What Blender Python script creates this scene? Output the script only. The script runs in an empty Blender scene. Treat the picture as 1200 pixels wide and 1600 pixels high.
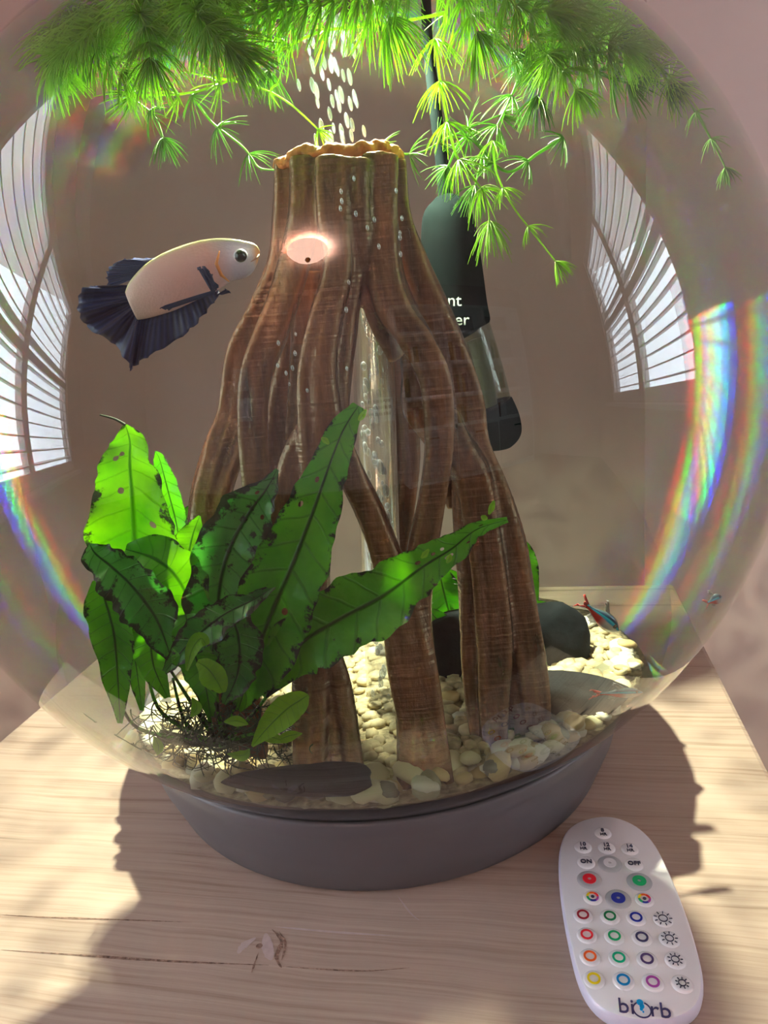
import bpy, bmesh, math, random
from mathutils import Vector, Matrix, noise
random.seed(7)
SC = bpy.context.scene
C_ = SC.collection
PI = math.pi

# ------------------------------------------------------------------ camera
PITCH, ROLL, CAMH, FPX = 0.27038, 0.09457, 0.24085, 1150.0
_F = Vector((0, math.cos(PITCH), -math.sin(PITCH)))
_R = Vector((1, 0, 0)); _U = _R.cross(_F)
CX = _R*math.cos(ROLL) - _U*math.sin(ROLL)
CY = _R*math.sin(ROLL) + _U*math.cos(ROLL)
O = Vector((0, 0, CAMH))
cd = bpy.data.cameras.new('camera'); cam = bpy.data.objects.new('camera', cd); C_.objects.link(cam)
cd.sensor_fit = 'VERTICAL'; cd.sensor_height = 24.0; cd.lens = FPX/1600*24.0; cd.clip_start = 0.01
cam.matrix_world = Matrix(((CX.x, CY.x, -_F.x, O.x), (CX.y, CY.y, -_F.y, O.y), (CX.z, CY.z, -_F.z, O.z), (0, 0, 0, 1)))
SC.camera = cam

# ------------------------------------------------------------------ view, world, lights
SC.view_settings.view_transform = 'Standard'; SC.view_settings.look = 'None'
SC.view_settings.gamma = 1.0; SC.view_settings.use_curve_mapping = False
SC.view_settings.exposure = 0.0
cy = SC.cycles
cy.use_denoising = True
cy.max_bounces = 10; cy.diffuse_bounces = 5; cy.glossy_bounces = 5; cy.transparent_max_bounces = 40
cy.transmission_bounces = 6; cy.caustics_reflective = False; cy.caustics_refractive = False
cy.sample_clamp_indirect = 40.0

W = bpy.data.worlds.new('sky'); SC.world = W; W.use_nodes = True
bg = W.node_tree.nodes['Background']; bg.inputs[0].default_value = (0.80, 0.90, 1.0, 1); bg.inputs[1].default_value = 15.0

GC = Vector((-0.0105, 0.3784, 0.1981)); GR = 0.2      # globe centre and radius
FLOOR_Z, CEIL_Z = -0.70, 2.35

def light(name, typ, loc, energy, color, size=0.05, label=None):
    l = bpy.data.lights.new(name, typ); l.energy = energy; l.color = color
    if typ == 'POINT': l.shadow_soft_size = size
    o = bpy.data.objects.new(name, l); o.location = loc; C_.objects.link(o); return o

# lamp in the lid of the tank; the rippled water surface breaks its light up
led = light('tank_lamp', 'SPOT', (GC.x, GC.y, 0.386), 19.0, (1.0, 0.97, 0.74), 0.006)
led.data.spot_size = math.radians(144); led.data.spot_blend = 0.5; led.data.shadow_soft_size = 0.007
led.data.use_nodes = True
nt = led.data.node_tree
em = [n for n in nt.nodes if n.type == 'EMISSION'][0]
tc = nt.nodes.new('ShaderNodeTexCoord')
v1 = nt.nodes.new('ShaderNodeTexNoise'); v1.inputs['Scale'].default_value = 7.0; v1.inputs['Detail'].default_value = 3.0
v2 = nt.nodes.new('ShaderNodeTexVoronoi'); v2.feature = 'DISTANCE_TO_EDGE'; v2.inputs['Scale'].default_value = 13.0
nt.links.new(tc.outputs['Normal'], v1.inputs['Vector']); 
mxv = nt.nodes.new('ShaderNodeMix'); mxv.data_type = 'VECTOR'; mxv.inputs[0].default_value = 0.35
nt.links.new(tc.outputs['Normal'], mxv.inputs[4]); nt.links.new(v1.outputs['Color'], mxv.inputs[5])
nt.links.new(mxv.outputs[1], v2.inputs['Vector'])
mr = nt.nodes.new('ShaderNodeMapRange'); mr.inputs[1].default_value = 0.0; mr.inputs[2].default_value = 0.35
mr.inputs[3].default_value = 1.45; mr.inputs[4].default_value = 0.62
nt.links.new(v2.outputs['Distance'], mr.inputs[0]); nt.links.new(mr.outputs[0], em.inputs['Strength'])

# warm bulb in the ceiling lamp behind the camera
bulb = light('ceiling_bulb', 'POINT', (-0.29, -2.45, CEIL_Z-0.13), 90.0, (1.0, 0.72, 0.58), 0.05)

# ------------------------------------------------------------------ helpers
def tag(o, label=None, cat=None, group=None, kind=None):
    if label: o['label'] = label
    if cat: o['category'] = cat
    if group: o['group'] = group
    if kind: o['kind'] = kind
    return o
def empty(name, loc, label=None, cat=None, group=None, kind=None, rz=0):
    o = bpy.data.objects.new(name, None); C_.objects.link(o); o.location = loc; o.rotation_euler = (0, 0, rz)
    o.empty_display_size = 0.01
    return tag(o, label, cat, group, kind)
def world_loc(o):
    p = Vector((0, 0, 0))
    while o: p = p + Vector(o.location); o = o.parent
    return p
def mesh(name, verts, faces, mat, parent=None, smooth=True, uvs=None, kind=None):
    """verts are given in world space; the parent chain is unrotated"""
    off = world_loc(parent) if parent else Vector((0, 0, 0))
    me = bpy.data.meshes.new(name)
    me.from_pydata([tuple(Vector(v)-off) for v in verts], [], faces); me.validate(); me.update()
    if smooth: me.polygons.foreach_set('use_smooth', [True]*len(me.polygons))
    if uvs:
        ul = me.uv_layers.new(name='UVMap')
        for lp in me.loops: ul.data[lp.index].uv = uvs[lp.vertex_index]
    if mat: me.materials.append(mat)
    o = bpy.data.objects.new(name, me); C_.objects.link(o)
    if parent: o.parent = parent
    if kind: o['kind'] = kind
    return o
def ray(px, py): return (_F*FPX + CX*(px-600) + CY*(800-py)).normalized()
def at(px, py, Y):
    v = ray(px, py); return O + v*(Y/v.y)
def on_plane(px, py, z):
    v = ray(px, py); return O + v*((z-CAMH)/v.z)
def mpp(P): return (P-O).dot(_F)/FPX       # metres per pixel at a point
def catmull(pts, n):
    out = []; k = len(pts)
    for i in range(n):
        t = i/(n-1)*(k-1); s = min(int(t), k-2); u = t-s
        p0 = pts[max(s-1, 0)]; p1 = pts[s]; p2 = pts[s+1]; p3 = pts[min(s+2, k-1)]
        out.append([0.5*((2*b)+(-a+c)*u+(2*a-5*b+4*c-d)*u*u+(-a+3*b-3*c+d)*u**3) for a, b, c, d in zip(p0, p1, p2, p3)])
    return out
def inside(P, r=0.193):
    d = P-GC
    return GC + d*(r/d.length) if d.length > r else P
def tube_geo(pts, radii, seg=8, cap=True, verts=None, faces=None, squash=1.0, wob=0.0):
    verts = [] if verts is None else verts; faces = [] if faces is None else faces
    b0 = len(verts); n = len(pts); up = Vector((0.13, 1, 0.21)).normalized(); prev = None
    for i in range(n):
        T = (pts[min(i+1, n-1)]-pts[max(i-1, 0)]).normalized()
        A = (up if prev is None else prev); A = (A - T*A.dot(T))
        if A.length < 1e-5: A = T.orthogonal()
        A.normalize(); prev = A; B = T.cross(A)
        for j in range(seg):
            a = 2*PI*j/seg; r = radii[i]
            if wob: r *= 1+wob*noise.noise(Vector((math.cos(a)*2, math.sin(a)*2, pts[i].z*14+pts[0].x*90)))
            verts.append(pts[i] + A*(math.cos(a)*r*squash) + B*(math.sin(a)*r))
    for i in range(n-1):
        for j in range(seg):
            a = b0+i*seg+j; b = b0+i*seg+(j+1) % seg
            faces.append((a, b, b+seg, a+seg))
    if cap:
        faces.append(tuple(b0+j for j in reversed(range(seg)))); faces.append(tuple(b0+(n-1)*seg+j for j in range(seg)))
    return verts, faces
def lathe_geo(center, prof, seg=64, axis=None, verts=None, faces=None):
    verts = [] if verts is None else verts; faces = [] if faces is None else faces; b0 = len(verts)
    ax = (axis or Vector((0, 0, 1))).normalized()
    A = Vector((1, 0, 0)) if abs(ax.z) > .9 else Vector((0, 0, 1)).cross(ax).normalized()
    A = (A-ax*A.dot(ax)).normalized(); B = ax.cross(A)
    for r, h in prof:
        for j in range(seg):
            a = 2*PI*j/seg; verts.append(center + ax*h + A*(math.cos(a)*r) + B*(math.sin(a)*r))
    for i in range(len(prof)-1):
        for j in range(seg):
            a = b0+i*seg+j; b = b0+i*seg+(j+1) % seg; faces.append((a, b, b+seg, a+seg))
    return verts, faces
def box_geo(c, sx, sy, sz, ux=Vector((1, 0, 0)), uy=Vector((0, 1, 0)), uz=Vector((0, 0, 1)), verts=None, faces=None):
    verts = [] if verts is None else verts; faces = [] if faces is None else faces; b = len(verts)
    for k in (-1, 1):
        for j in (-1, 1):
            for i in (-1, 1): verts.append(Vector(c)+ux*(i*sx/2)+uy*(j*sy/2)+uz*(k*sz/2))
    for f in ((0, 2, 3, 1), (4, 5, 7, 6), (0, 1, 5, 4), (2, 6, 7, 3), (0, 4, 6, 2), (1, 3, 7, 5)): faces.append(tuple(b+i for i in f))
    return verts, faces
def bevel(o, w, seg=2):
    m = o.modifiers.new('bevel', 'BEVEL'); m.width = w; m.segments = seg; m.limit_method = 'ANGLE'; return o

# ------------------------------------------------------------------ materials
def mat(name):
    m = bpy.data.materials.new(name); m.use_nodes = True; t = m.node_tree
    return m, t, t.nodes['Principled BSDF'], t.nodes['Material Output']
def N(t, typ, **kw):
    n = t.nodes.new('ShaderNode'+typ)
    for k, v in kw.items():
        if k.startswith('i_'):
            key = k[2:]; key = int(key) if key.isdigit() else key.replace('_', ' ')
            n.inputs[key].default_value = v
        else: setattr(n, k, v)
    return n
def plain(name, col, rough=0.5, spec=0.5, metal=0.0, var=0.12, scale=30.0, bump=0.0, coat=0.0):
    m, t, p, out = mat(name); p.inputs['Roughness'].default_value = rough; p.inputs['Specular IOR Level'].default_value = spec
    p.inputs['Metallic'].default_value = metal; p.inputs['Coat Weight'].default_value = coat
    tc = N(t, 'TexCoord'); nz = N(t, 'TexNoise', i_Scale=scale, i_Detail=5.0); t.links.new(tc.outputs['Object'], nz.inputs['Vector'])
    cr = N(t, 'ValToRGB'); cr.color_ramp.elements[0].position = .3; cr.color_ramp.elements[1].position = .7
    cr.color_ramp.elements[0].color = (*[c*(1-var) for c in col], 1); cr.color_ramp.elements[1].color = (*[min(1, c*(1+var)) for c in col], 1)
    t.links.new(nz.outputs[0], cr.inputs[0]); t.links.new(cr.outputs[0], p.inputs['Base Color'])
    if bump:
        b = N(t, 'Bump', i_Strength=bump, i_Distance=0.002); t.links.new(nz.outputs[0], b.inputs['Height']); t.links.new(b.outputs[0], p.inputs['Normal'])
    return m
def emit(name, col, s):
    m, t, p, out = mat(name); p.inputs['Base Color'].default_value = (*col, 1); p.inputs['Emission Color'].default_value = (*col, 1); p.inputs['Emission Strength'].default_value = s
    return m

M_wall = plain('wall_paint', (0.62, 0.49, 0.46), 0.85, 0.2, var=0.03, scale=6, bump=0.05)
M_ceil = plain('ceiling_paint', (0.74, 0.66, 0.62), 0.9, 0.2, var=0.02, scale=4)
M_floor = plain('floor_boards', (0.20, 0.13, 0.10), 0.5, 0.4, var=0.2, scale=5)
M_white = plain('white_gloss_paint', (0.80, 0.77, 0.76), 0.35, 0.4, var=0.02)
M_cab = plain('cabinet_paint', (0.52, 0.45, 0.42), 0.5, 0.3, var=0.03)
M_facade = plain('render_facade', (0.80, 0.79, 0.80), 0.9, 0.1, var=0.1, scale=3)
M_fwin = plain('facade_glazing', (0.10, 0.14, 0.22), 0.1, 0.5)
M_base = plain('grey_base_plastic', (0.122, 0.112, 0.122), 0.42, 0.35, var=0.03, scale=60)
M_blackp = plain('black_plastic', (0.006, 0.010, 0.010), 0.9, 0.0, var=0.3)
M_stone = plain('slate_stone', (0.010, 0.010, 0.016), 0.55, 0.15, var=0.5, scale=120, bump=0.3)
M_rock = plain('dark_rock', (0.008, 0.011, 0.013), 0.8, 0.08, var=0.6, scale=70, bump=0.8)
M_remote = plain('white_remote_plastic', (0.80, 0.78, 0.83), 0.22, 0.5, var=0.01, coat=0.4)
M_remote_side = plain('lilac_white_plastic', (0.66, 0.62, 0.76), 0.3, 0.5, var=0.01)
M_rgrey = plain('grey_button_plastic', (0.42, 0.42, 0.46), 0.35, 0.4, var=0.02)
def ink(n, c): return plain('ink_'+n, c, 0.5, 0.3, var=0.0)
M_root = plain('root_fibre', (0.028, 0.045, 0.022), 0.6, 0.3, var=0.5, scale=90)

def wood_table():
    m, t, p, out = mat('whitewashed_wood'); L = t.links
    tc = N(t, 'TexCoord'); mp = N(t, 'Mapping'); mp.inputs['Rotation'].default_value = (0, 0, math.radians(11.9)); L.new(tc.outputs['Object'], mp.inputs['Vector'])
    st = N(t, 'Mapping'); st.inputs['Scale'].default_value = (6, 420, 40); L.new(mp.outputs[0], st.inputs['Vector'])
    # bend of the grain round the knot
    w = N(t, 'TexNoise', i_Scale=9.0, i_Detail=2.0); L.new(mp.outputs[0], w.inputs['Vector'])
    mixv = N(t, 'VectorMath', operation='MULTIPLY_ADD'); mixv.inputs[1].default_value = (0.0, 5.0, 0.0); L.new(w.outputs['Color'], mixv.inputs[0]); L.new(st.outputs[0], mixv.inputs[2])
    g = N(t, 'TexNoise', i_Scale=1.0, i_Detail=8.0, i_Roughness=0.65); L.new(mixv.outputs[0], g.inputs['Vector'])
    cr = N(t, 'ValToRGB'); e = cr.color_ramp.elements
    e[0].position = .30; e[0].color = (0.28, 0.19, 0.15, 1); e[1].position = .75; e[1].color = (0.52, 0.41, 0.35, 1)
    e2 = cr.color_ramp.elements.new(.47); e2.color = (0.42, 0.315, 0.26, 1)
    L.new(g.outputs[0], cr.inputs[0])
    # broad patches of wear
    pz = N(t, 'TexNoise', i_Scale=14.0, i_Detail=5.0); st2 = N(t, 'Mapping'); st2.inputs['Scale'].default_value = (1, 4, 1); L.new(mp.outputs[0], st2.inputs['Vector']); L.new(st2.outputs[0], pz.inputs['Vector'])
    cr2 = N(t, 'ValToRGB'); cr2.color_ramp.elements[0].position = .45; cr2.color_ramp.elements[1].position = .68
    cr2.color_ramp.elements[0].color = (0, 0, 0, 1); cr2.color_ramp.elements[1].color = (1, 1, 1, 1); L.new(pz.outputs[0], cr2.inputs[0])
    mx = N(t, 'MixRGB', blend_type='MIX'); mx.inputs[2].default_value = (0.47, 0.36, 0.31, 1)
    mm = N(t, 'Math', operation='MULTIPLY'); mm.inputs[1].default_value = .75; L.new(cr2.outputs[0], mm.inputs[0]); L.new(mm.outputs[0], mx.inputs[0]); L.new(cr.outputs[0], mx.inputs[1])
    # thin dark fissures
    st3 = N(t, 'Mapping'); st3.inputs['Scale'].default_value = (1.6, 110, 1); L.new(mp.outputs[0], st3.inputs['Vector'])
    fz = N(t, 'TexNoise', i_Scale=1.0, i_Detail=3.0); L.new(st3.outputs[0], fz.inputs['Vector'])
    cr3 = N(t, 'ValToRGB'); cr3.color_ramp.elements[0].position = .30; cr3.color_ramp.elements[1].position = .335; L.new(fz.outputs[0], cr3.inputs[0])
    mu = N(t, 'MixRGB', blend_type='MULTIPLY'); mu.inputs[0].default_value = 0.45; L.new(mx.outputs[0], mu.inputs[1]); L.new(cr3.outputs[0], mu.inputs[2])
    L.new(mu.outputs[0], p.inputs['Base Color']); p.inputs['Roughness'].default_value = 0.6; p.inputs['Specular IOR Level'].default_value = 0.25
    b = N(t, 'Bump', i_Strength=0.35, i_Distance=0.0006); L.new(g.outputs[0], b.inputs['Height']); L.new(b.outputs[0], p.inputs['Normal'])
    return m
M_table = wood_table()

def bark():
    m, t, p, out = mat('resin_driftwood'); L = t.links
    tc = N(t, 'TexCoord')
    st = N(t, 'Mapping'); st.inputs['Scale'].default_value = (90, 90, 9); L.new(tc.outputs['Object'], st.inputs['Vector'])
    g = N(t, 'TexNoise', i_Scale=1.0, i_Detail=6.0, i_Roughness=0.6); L.new(st.outputs[0], g.inputs['Vector'])
    cr = N(t, 'ValToRGB'); e = cr.color_ramp.elements
    e[0].position = .32; e[0].color = (0.030, 0.009, 0.006, 1); e[1].position = .72; e[1].color = (0.25, 0.092, 0.045, 1)
    e2 = e.new(.5); e2.color = (0.115, 0.038, 0.022, 1); L.new(g.outputs[0], cr.inputs[0])
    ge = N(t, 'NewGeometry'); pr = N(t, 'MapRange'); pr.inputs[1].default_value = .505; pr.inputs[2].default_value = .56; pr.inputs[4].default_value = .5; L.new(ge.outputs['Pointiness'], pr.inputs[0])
    gx = N(t, 'MixRGB'); gx.inputs[2].default_value = (0.46, 0.25, 0.11, 1); L.new(pr.outputs[0], gx.inputs[0]); L.new(cr.outputs[0], gx.inputs[1])   # golden highlights on the ridges, put into the colour
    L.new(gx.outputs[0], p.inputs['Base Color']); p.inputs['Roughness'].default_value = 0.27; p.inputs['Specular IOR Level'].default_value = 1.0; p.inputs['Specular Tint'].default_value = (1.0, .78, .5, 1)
    # fine ridges across the grain
    st2 = N(t, 'Mapping'); st2.inputs['Scale'].default_value = (25, 25, 620); L.new(tc.outputs['Object'], st2.inputs['Vector'])
    rz = N(t, 'TexNoise', i_Scale=1.0, i_Detail=2.0); L.new(st2.outputs[0], rz.inputs['Vector'])
    b = N(t, 'Bump', i_Strength=0.9, i_Distance=0.0007); L.new(rz.outputs[0], b.inputs['Height'])
    b2 = N(t, 'Bump', i_Strength=0.8, i_Distance=0.0022); L.new(g.outputs[0], b2.inputs['Height']); L.new(b.outputs[0], b2.inputs['Normal'])
    L.new(b2.outputs[0], p.inputs['Normal']); return m
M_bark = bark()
M_rim = plain('raw_orange_bark', (0.58, 0.22, 0.06), 0.7, 0.3, var=0.35, scale=300, bump=0.6)

def leafmat(name, c0, c1, algae=0.3, vein=0.35, trans=0.45):
    m, t, p, out = mat(name); L = t.links
    tc = N(t, 'TexCoord'); sep = N(t, 'SeparateXYZ'); L.new(tc.outputs['UV'], sep.inputs[0])
    v = N(t, 'Math', operation='SUBTRACT'); L.new(sep.outputs[1], v.inputs[0]); v.inputs[1].default_value = 0.5
    av = N(t, 'Math', operation='ABSOLUTE'); L.new(v.outputs[0], av.inputs[0])
    mid = N(t, 'MapRange'); mid.inputs[1].default_value = 0.012; mid.inputs[2].default_value = 0.04; mid.inputs[3].default_value = 1; mid.inputs[4].default_value = 0; L.new(av.outputs[0], mid.inputs[0])
    a1 = N(t, 'Math', operation='MULTIPLY'); a1.inputs[1].default_value = 9.0; L.new(av.outputs[0], a1.inputs[0])
    a2 = N(t, 'Math', operation='MULTIPLY_ADD'); a2.inputs[1].default_value = 75.0; L.new(sep.outputs[0], a2.inputs[0]); L.new(a1.outputs[0], a2.inputs[2])
    nzd = N(t, 'TexNoise', i_Scale=40.0, i_Detail=2.0); L.new(tc.outputs['Object'], nzd.inputs['Vector'])
    a3 = N(t, 'Math', operation='MULTIPLY_ADD'); a3.inputs[1].default_value = 5.0; L.new(nzd.outputs[0], a3.inputs[0]); L.new(a2.outputs[0], a3.inputs[2])
    sn = N(t, 'Math', operation='SINE'); L.new(a3.outputs[0], sn.inputs[0])
    sv = N(t, 'MapRange'); sv.inputs[1].default_value = .9; sv.inputs[2].default_value = 1.0; sv.inputs[3].default_value = 0; sv.inputs[4].default_value = .35; L.new(sn.outputs[0], sv.inputs[0])
    vm = N(t, 'Math', operation='MAXIMUM'); L.new(mid.outputs[0], vm.inputs[0]); L.new(sv.outputs[0], vm.inputs[1])
    big = N(t, 'TexNoise', i_Scale=45.0, i_Detail=4.0); L.new(tc.outputs['Object'], big.inputs['Vector'])
    cr = N(t, 'ValToRGB'); cr.color_ramp.elements[0].position = .35; cr.color_ramp.elements[1].position = .65
    cr.color_ramp.elements[0].color = (*c0, 1); cr.color_ramp.elements[1].color = (*c1, 1); L.new(big.outputs[0], cr.inputs[0])
    mv = N(t, 'MixRGB', blend_type='MIX'); mv.inputs[2].default_value = (c0[0]*vein, c0[1]*vein, c0[2]*vein, 1); L.new(cr.outputs[0], mv.inputs[1]); L.new(vm.outputs[0], mv.inputs[0])
    al = N(t, 'TexNoise', i_Scale=170.0, i_Detail=6.0, i_Roughness=.7); L.new(tc.outputs['Object'], al.inputs['Vector'])
    ed = N(t, 'MapRange'); ed.inputs[1].default_value = .30; ed.inputs[2].default_value = .5; ed.inputs[3].default_value = 0; ed.inputs[4].default_value = .20; L.new(av.outputs[0], ed.inputs[0])
    ad = N(t, 'Math', operation='ADD'); L.new(al.outputs[0], ad.inputs[0]); L.new(ed.outputs[0], ad.inputs[1])
    ar = N(t, 'MapRange'); th = 0.78-0.28*algae; ar.inputs[1].default_value = th; ar.inputs[2].default_value = th+.07; L.new(ad.outputs[0], ar.inputs[0])
    ma = N(t, 'MixRGB', blend_type='MIX'); ma.inputs[2].default_value = (0.010, 0.018, 0.008, 1); L.new(ar.outputs[0], ma.inputs[0]); L.new(mv.outputs[0], ma.inputs[1])
    L.new(ma.outputs[0], p.inputs['Base Color']); p.inputs['Roughness'].default_value = .38; p.inputs['Specular IOR Level'].default_value = .45
    b = N(t, 'Bump', i_Strength=.8, i_Distance=0.0012); L.new(vm.outputs[0], b.inputs['Height']); b.invert = True
    b2 = N(t, 'Bump', i_Strength=1.0, i_Distance=0.004); L.new(big.outputs[0], b2.inputs['Height']); L.new(b.outputs[0], b2.inputs['Normal']); L.new(b2.outputs[0], p.inputs['Normal'])
    tr = N(t, 'BsdfTranslucent'); hs = N(t, 'HueSaturation'); hs.inputs['Value'].default_value = 1.25; hs.inputs['Saturation'].default_value = 1.1
    L.new(ma.outputs[0], hs.inputs['Color']); L.new(hs.outputs[0], tr.inputs['Color'])
    mx = N(t, 'MixShader'); mx.inputs[0].default_value = trans; L.new(p.outputs[0], mx.inputs[1]); L.new(tr.outputs[0], mx.inputs[2]); L.new(mx.outputs[0], out.inputs['Surface'])
    return m
M_leaf_bright = leafmat('leaf_bright_green', (0.05, 0.22, 0.015), (0.14, 0.37, 0.03), 0.42, .5, .5)
M_leaf_mid = leafmat('leaf_mid_green', (0.05, 0.30, 0.012), (0.12, 0.46, 0.02), 0.45, .25, .5)
M_leaf_dark = leafmat('leaf_dark_green', (0.03, 0.17, 0.03), (0.10, 0.38, 0.06), 0.75, .3, .35)
M_leaf_new = leafmat('leaf_new_lime', (0.20, 0.50, 0.03), (0.36, 0.72, 0.06), 0.0, .7, .5)
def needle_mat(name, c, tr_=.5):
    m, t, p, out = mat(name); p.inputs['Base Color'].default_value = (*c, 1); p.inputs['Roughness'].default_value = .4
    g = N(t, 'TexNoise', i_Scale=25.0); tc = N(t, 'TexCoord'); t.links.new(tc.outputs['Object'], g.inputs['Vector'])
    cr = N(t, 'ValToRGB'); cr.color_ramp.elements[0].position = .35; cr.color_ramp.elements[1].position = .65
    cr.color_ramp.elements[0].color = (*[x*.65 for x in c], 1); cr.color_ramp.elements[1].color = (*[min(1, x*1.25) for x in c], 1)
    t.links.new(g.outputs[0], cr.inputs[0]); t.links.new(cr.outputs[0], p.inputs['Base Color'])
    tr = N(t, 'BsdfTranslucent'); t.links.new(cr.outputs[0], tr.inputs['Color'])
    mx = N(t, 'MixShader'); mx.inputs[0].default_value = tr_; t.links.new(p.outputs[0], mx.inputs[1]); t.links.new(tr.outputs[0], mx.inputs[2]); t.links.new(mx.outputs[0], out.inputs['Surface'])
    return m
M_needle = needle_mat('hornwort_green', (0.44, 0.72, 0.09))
M_needle_dim = needle_mat('hornwort_shaded_green', (0.17, 0.36, 0.07))  # darker copy of the needle green for shaded sprigs, shade put into the colour

def shell_mat(name, tint, ior=1.5, rough=0.0, gain=1.0, inner=0.0, spread=0.0):
    """clear skin: what lies behind shows through its tint, and both faces mirror the room more the flatter one looks at them.
    inner: how much of the light inside the water the skin turns back past the critical angle; spread: how far colours part there"""
    m, t, p, out = mat(name); t.nodes.remove(p); L = t.links
    g = N(t, 'NewGeometry'); d = N(t, 'VectorMath', operation='DOT_PRODUCT'); L.new(g.outputs['Normal'], d.inputs[0]); L.new(g.outputs['Incoming'], d.inputs[1])
    a = N(t, 'Math', operation='ABSOLUTE'); L.new(d.outputs['Value'], a.inputs[0])
    s = N(t, 'Math', operation='SUBTRACT'); s.inputs[0].default_value = 1.0; L.new(a.outputs[0], s.inputs[1])
    pw = N(t, 'Math', operation='POWER'); pw.inputs[1].default_value = 5.0; L.new(s.outputs[0], pw.inputs[0])
    f0 = ((ior-1)/(ior+1))**2*gain
    f = N(t, 'Math', operation='MULTIPLY_ADD'); f.inputs[1].default_value = 1-f0; f.inputs[2].default_value = f0; L.new(pw.outputs[0], f.inputs[0]); F_ = f.outputs[0]
    tr = N(t, 'BsdfTransparent'); tr.inputs[0].default_value = (*tint, 1); gl = N(t, 'BsdfGlossy'); gl.inputs['Roughness'].default_value = rough
    gl.inputs[0].default_value = (1, 1, 1, 1); G_ = gl.outputs[0]
    if inner:
        mr = N(t, 'MapRange', interpolation_type='SMOOTHSTEP'); mr.inputs[1].default_value = .76; mr.inputs[2].default_value = .60; mr.inputs[3].default_value = 0; mr.inputs[4].default_value = inner; L.new(a.outputs[0], mr.inputs[0])
        bf = N(t, 'Math', operation='MULTIPLY'); L.new(mr.outputs[0], bf.inputs[0]); L.new(g.outputs['Backfacing'], bf.inputs[1])
        fr = N(t, 'Math', operation='SUBTRACT'); fr.inputs[0].default_value = 1.0; L.new(g.outputs['Backfacing'], fr.inputs[1])
        ff = N(t, 'Math', operation='MULTIPLY'); L.new(F_, ff.inputs[0]); L.new(fr.outputs[0], ff.inputs[1])
        mxm = N(t, 'Math', operation='MAXIMUM'); L.new(bf.outputs[0], mxm.inputs[0]); L.new(ff.outputs[0], mxm.inputs[1]); F_ = mxm.outputs[0]
        prev = None
        for k, c in ((-1, (1, 0, 0, 1)), (0, (0, 1, 0, 1)), (1, (0, 0, 1, 1))):
            gg = N(t, 'BsdfGlossy'); gg.inputs['Roughness'].default_value = .05; gg.inputs[0].default_value = c
            nn = N(t, 'VectorMath', operation='MULTIPLY_ADD'); nn.inputs[1].default_value = (k*spread,)*3; L.new(g.outputs['Incoming'], nn.inputs[0]); L.new(g.outputs['Normal'], nn.inputs[2])
            nz = N(t, 'VectorMath', operation='NORMALIZE'); L.new(nn.outputs[0], nz.inputs[0]); L.new(nz.outputs[0], gg.inputs['Normal'])
            if prev is None: prev = gg.outputs[0]
            else: ad = N(t, 'AddShader'); L.new(prev, ad.inputs[0]); L.new(gg.outputs[0], ad.inputs[1]); prev = ad.outputs[0]
        sel = N(t, 'MixShader'); L.new(g.outputs['Backfacing'], sel.inputs[0]); L.new(G_, sel.inputs[1]); L.new(prev, sel.inputs[2]); G_ = sel.outputs[0]
    mx = N(t, 'MixShader'); L.new(F_, mx.inputs[0]); L.new(tr.outputs[0], mx.inputs[1]); L.new(G_, mx.inputs[2]); L.new(mx.outputs[0], out.inputs['Surface'])
    return m
M_shell = shell_mat('clear_acrylic_globe', (0.765, 0.815, 0.75), gain=1.55, inner=0.55, spread=0.016)
M_tube = shell_mat('clear_acrylic_tube', (0.93, 0.94, 0.95), gain=2.0, rough=0.02)
M_glass = shell_mat('heater_glass', (0.62, 0.68, 0.60), gain=1.0)
M_pane = shell_mat('window_glass', (0.97, 0.98, 0.98), gain=1.0)
def bubble_mat():
    m, t, p, out = mat('air_bubble'); t.nodes.remove(p); L = t.links
    lw = N(t, 'LayerWeight', i_Blend=0.35); gl = N(t, 'BsdfGlossy', i_Roughness=0.12); tr = N(t, 'BsdfTransparent'); tr.inputs[0].default_value = (.9, .95, 1, 1)
    df = N(t, 'BsdfDiffuse'); df.inputs[0].default_value = (.85, .92, 1, 1)
    a = N(t, 'MixShader', i_0=.45); L.new(gl.outputs[0], a.inputs[1]); L.new(df.outputs[0], a.inputs[2])
    mx = N(t, 'MixShader'); mr = N(t, 'MapRange'); mr.inputs[3].default_value = .35; mr.inputs[4].default_value = 1.0
    L.new(lw.outputs['Facing'], mr.inputs[0]); L.new(mr.outputs[0], mx.inputs[0]); L.new(tr.outputs[0], mx.inputs[1]); L.new(a.outputs[0], mx.inputs[2]); L.new(mx.outputs[0], out.inputs['Surface'])
    return m
M_bubble = bubble_mat()

# ------------------------------------------------------------------ the room
BACK_Y = 1.12
LA, LB = Vector((-1.12, 0.56, 0)), Vector((-3.05, -1.35, 0))       # far and near edges of left window
RA, RB = Vector((1.42, 0.10, 0)), Vector((2.91, -1.41, 0))
def line_y(A, B, y): t = (y-A.y)/(B.y-A.y); return A+(B-A)*t
P_bl = line_y(LA, LB, BACK_Y); P_br = line_y(RA, RB, BACK_Y)
LC = LA+(LB-LA)*1.3; RC = RA+(RB-RA)*1.35
REAR = -3.5
WZ0, WZ1 = 0.08, 1.72
v, f = box_geo(((P_bl.x+P_br.x)/2, BACK_Y+.06, (FLOOR_Z+CEIL_Z)/2), P_br.x-P_bl.x+.1, .12, CEIL_Z-FLOOR_Z)
tag(mesh('wall_back', v, f, M_wall, smooth=False), kind='structure')
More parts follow.
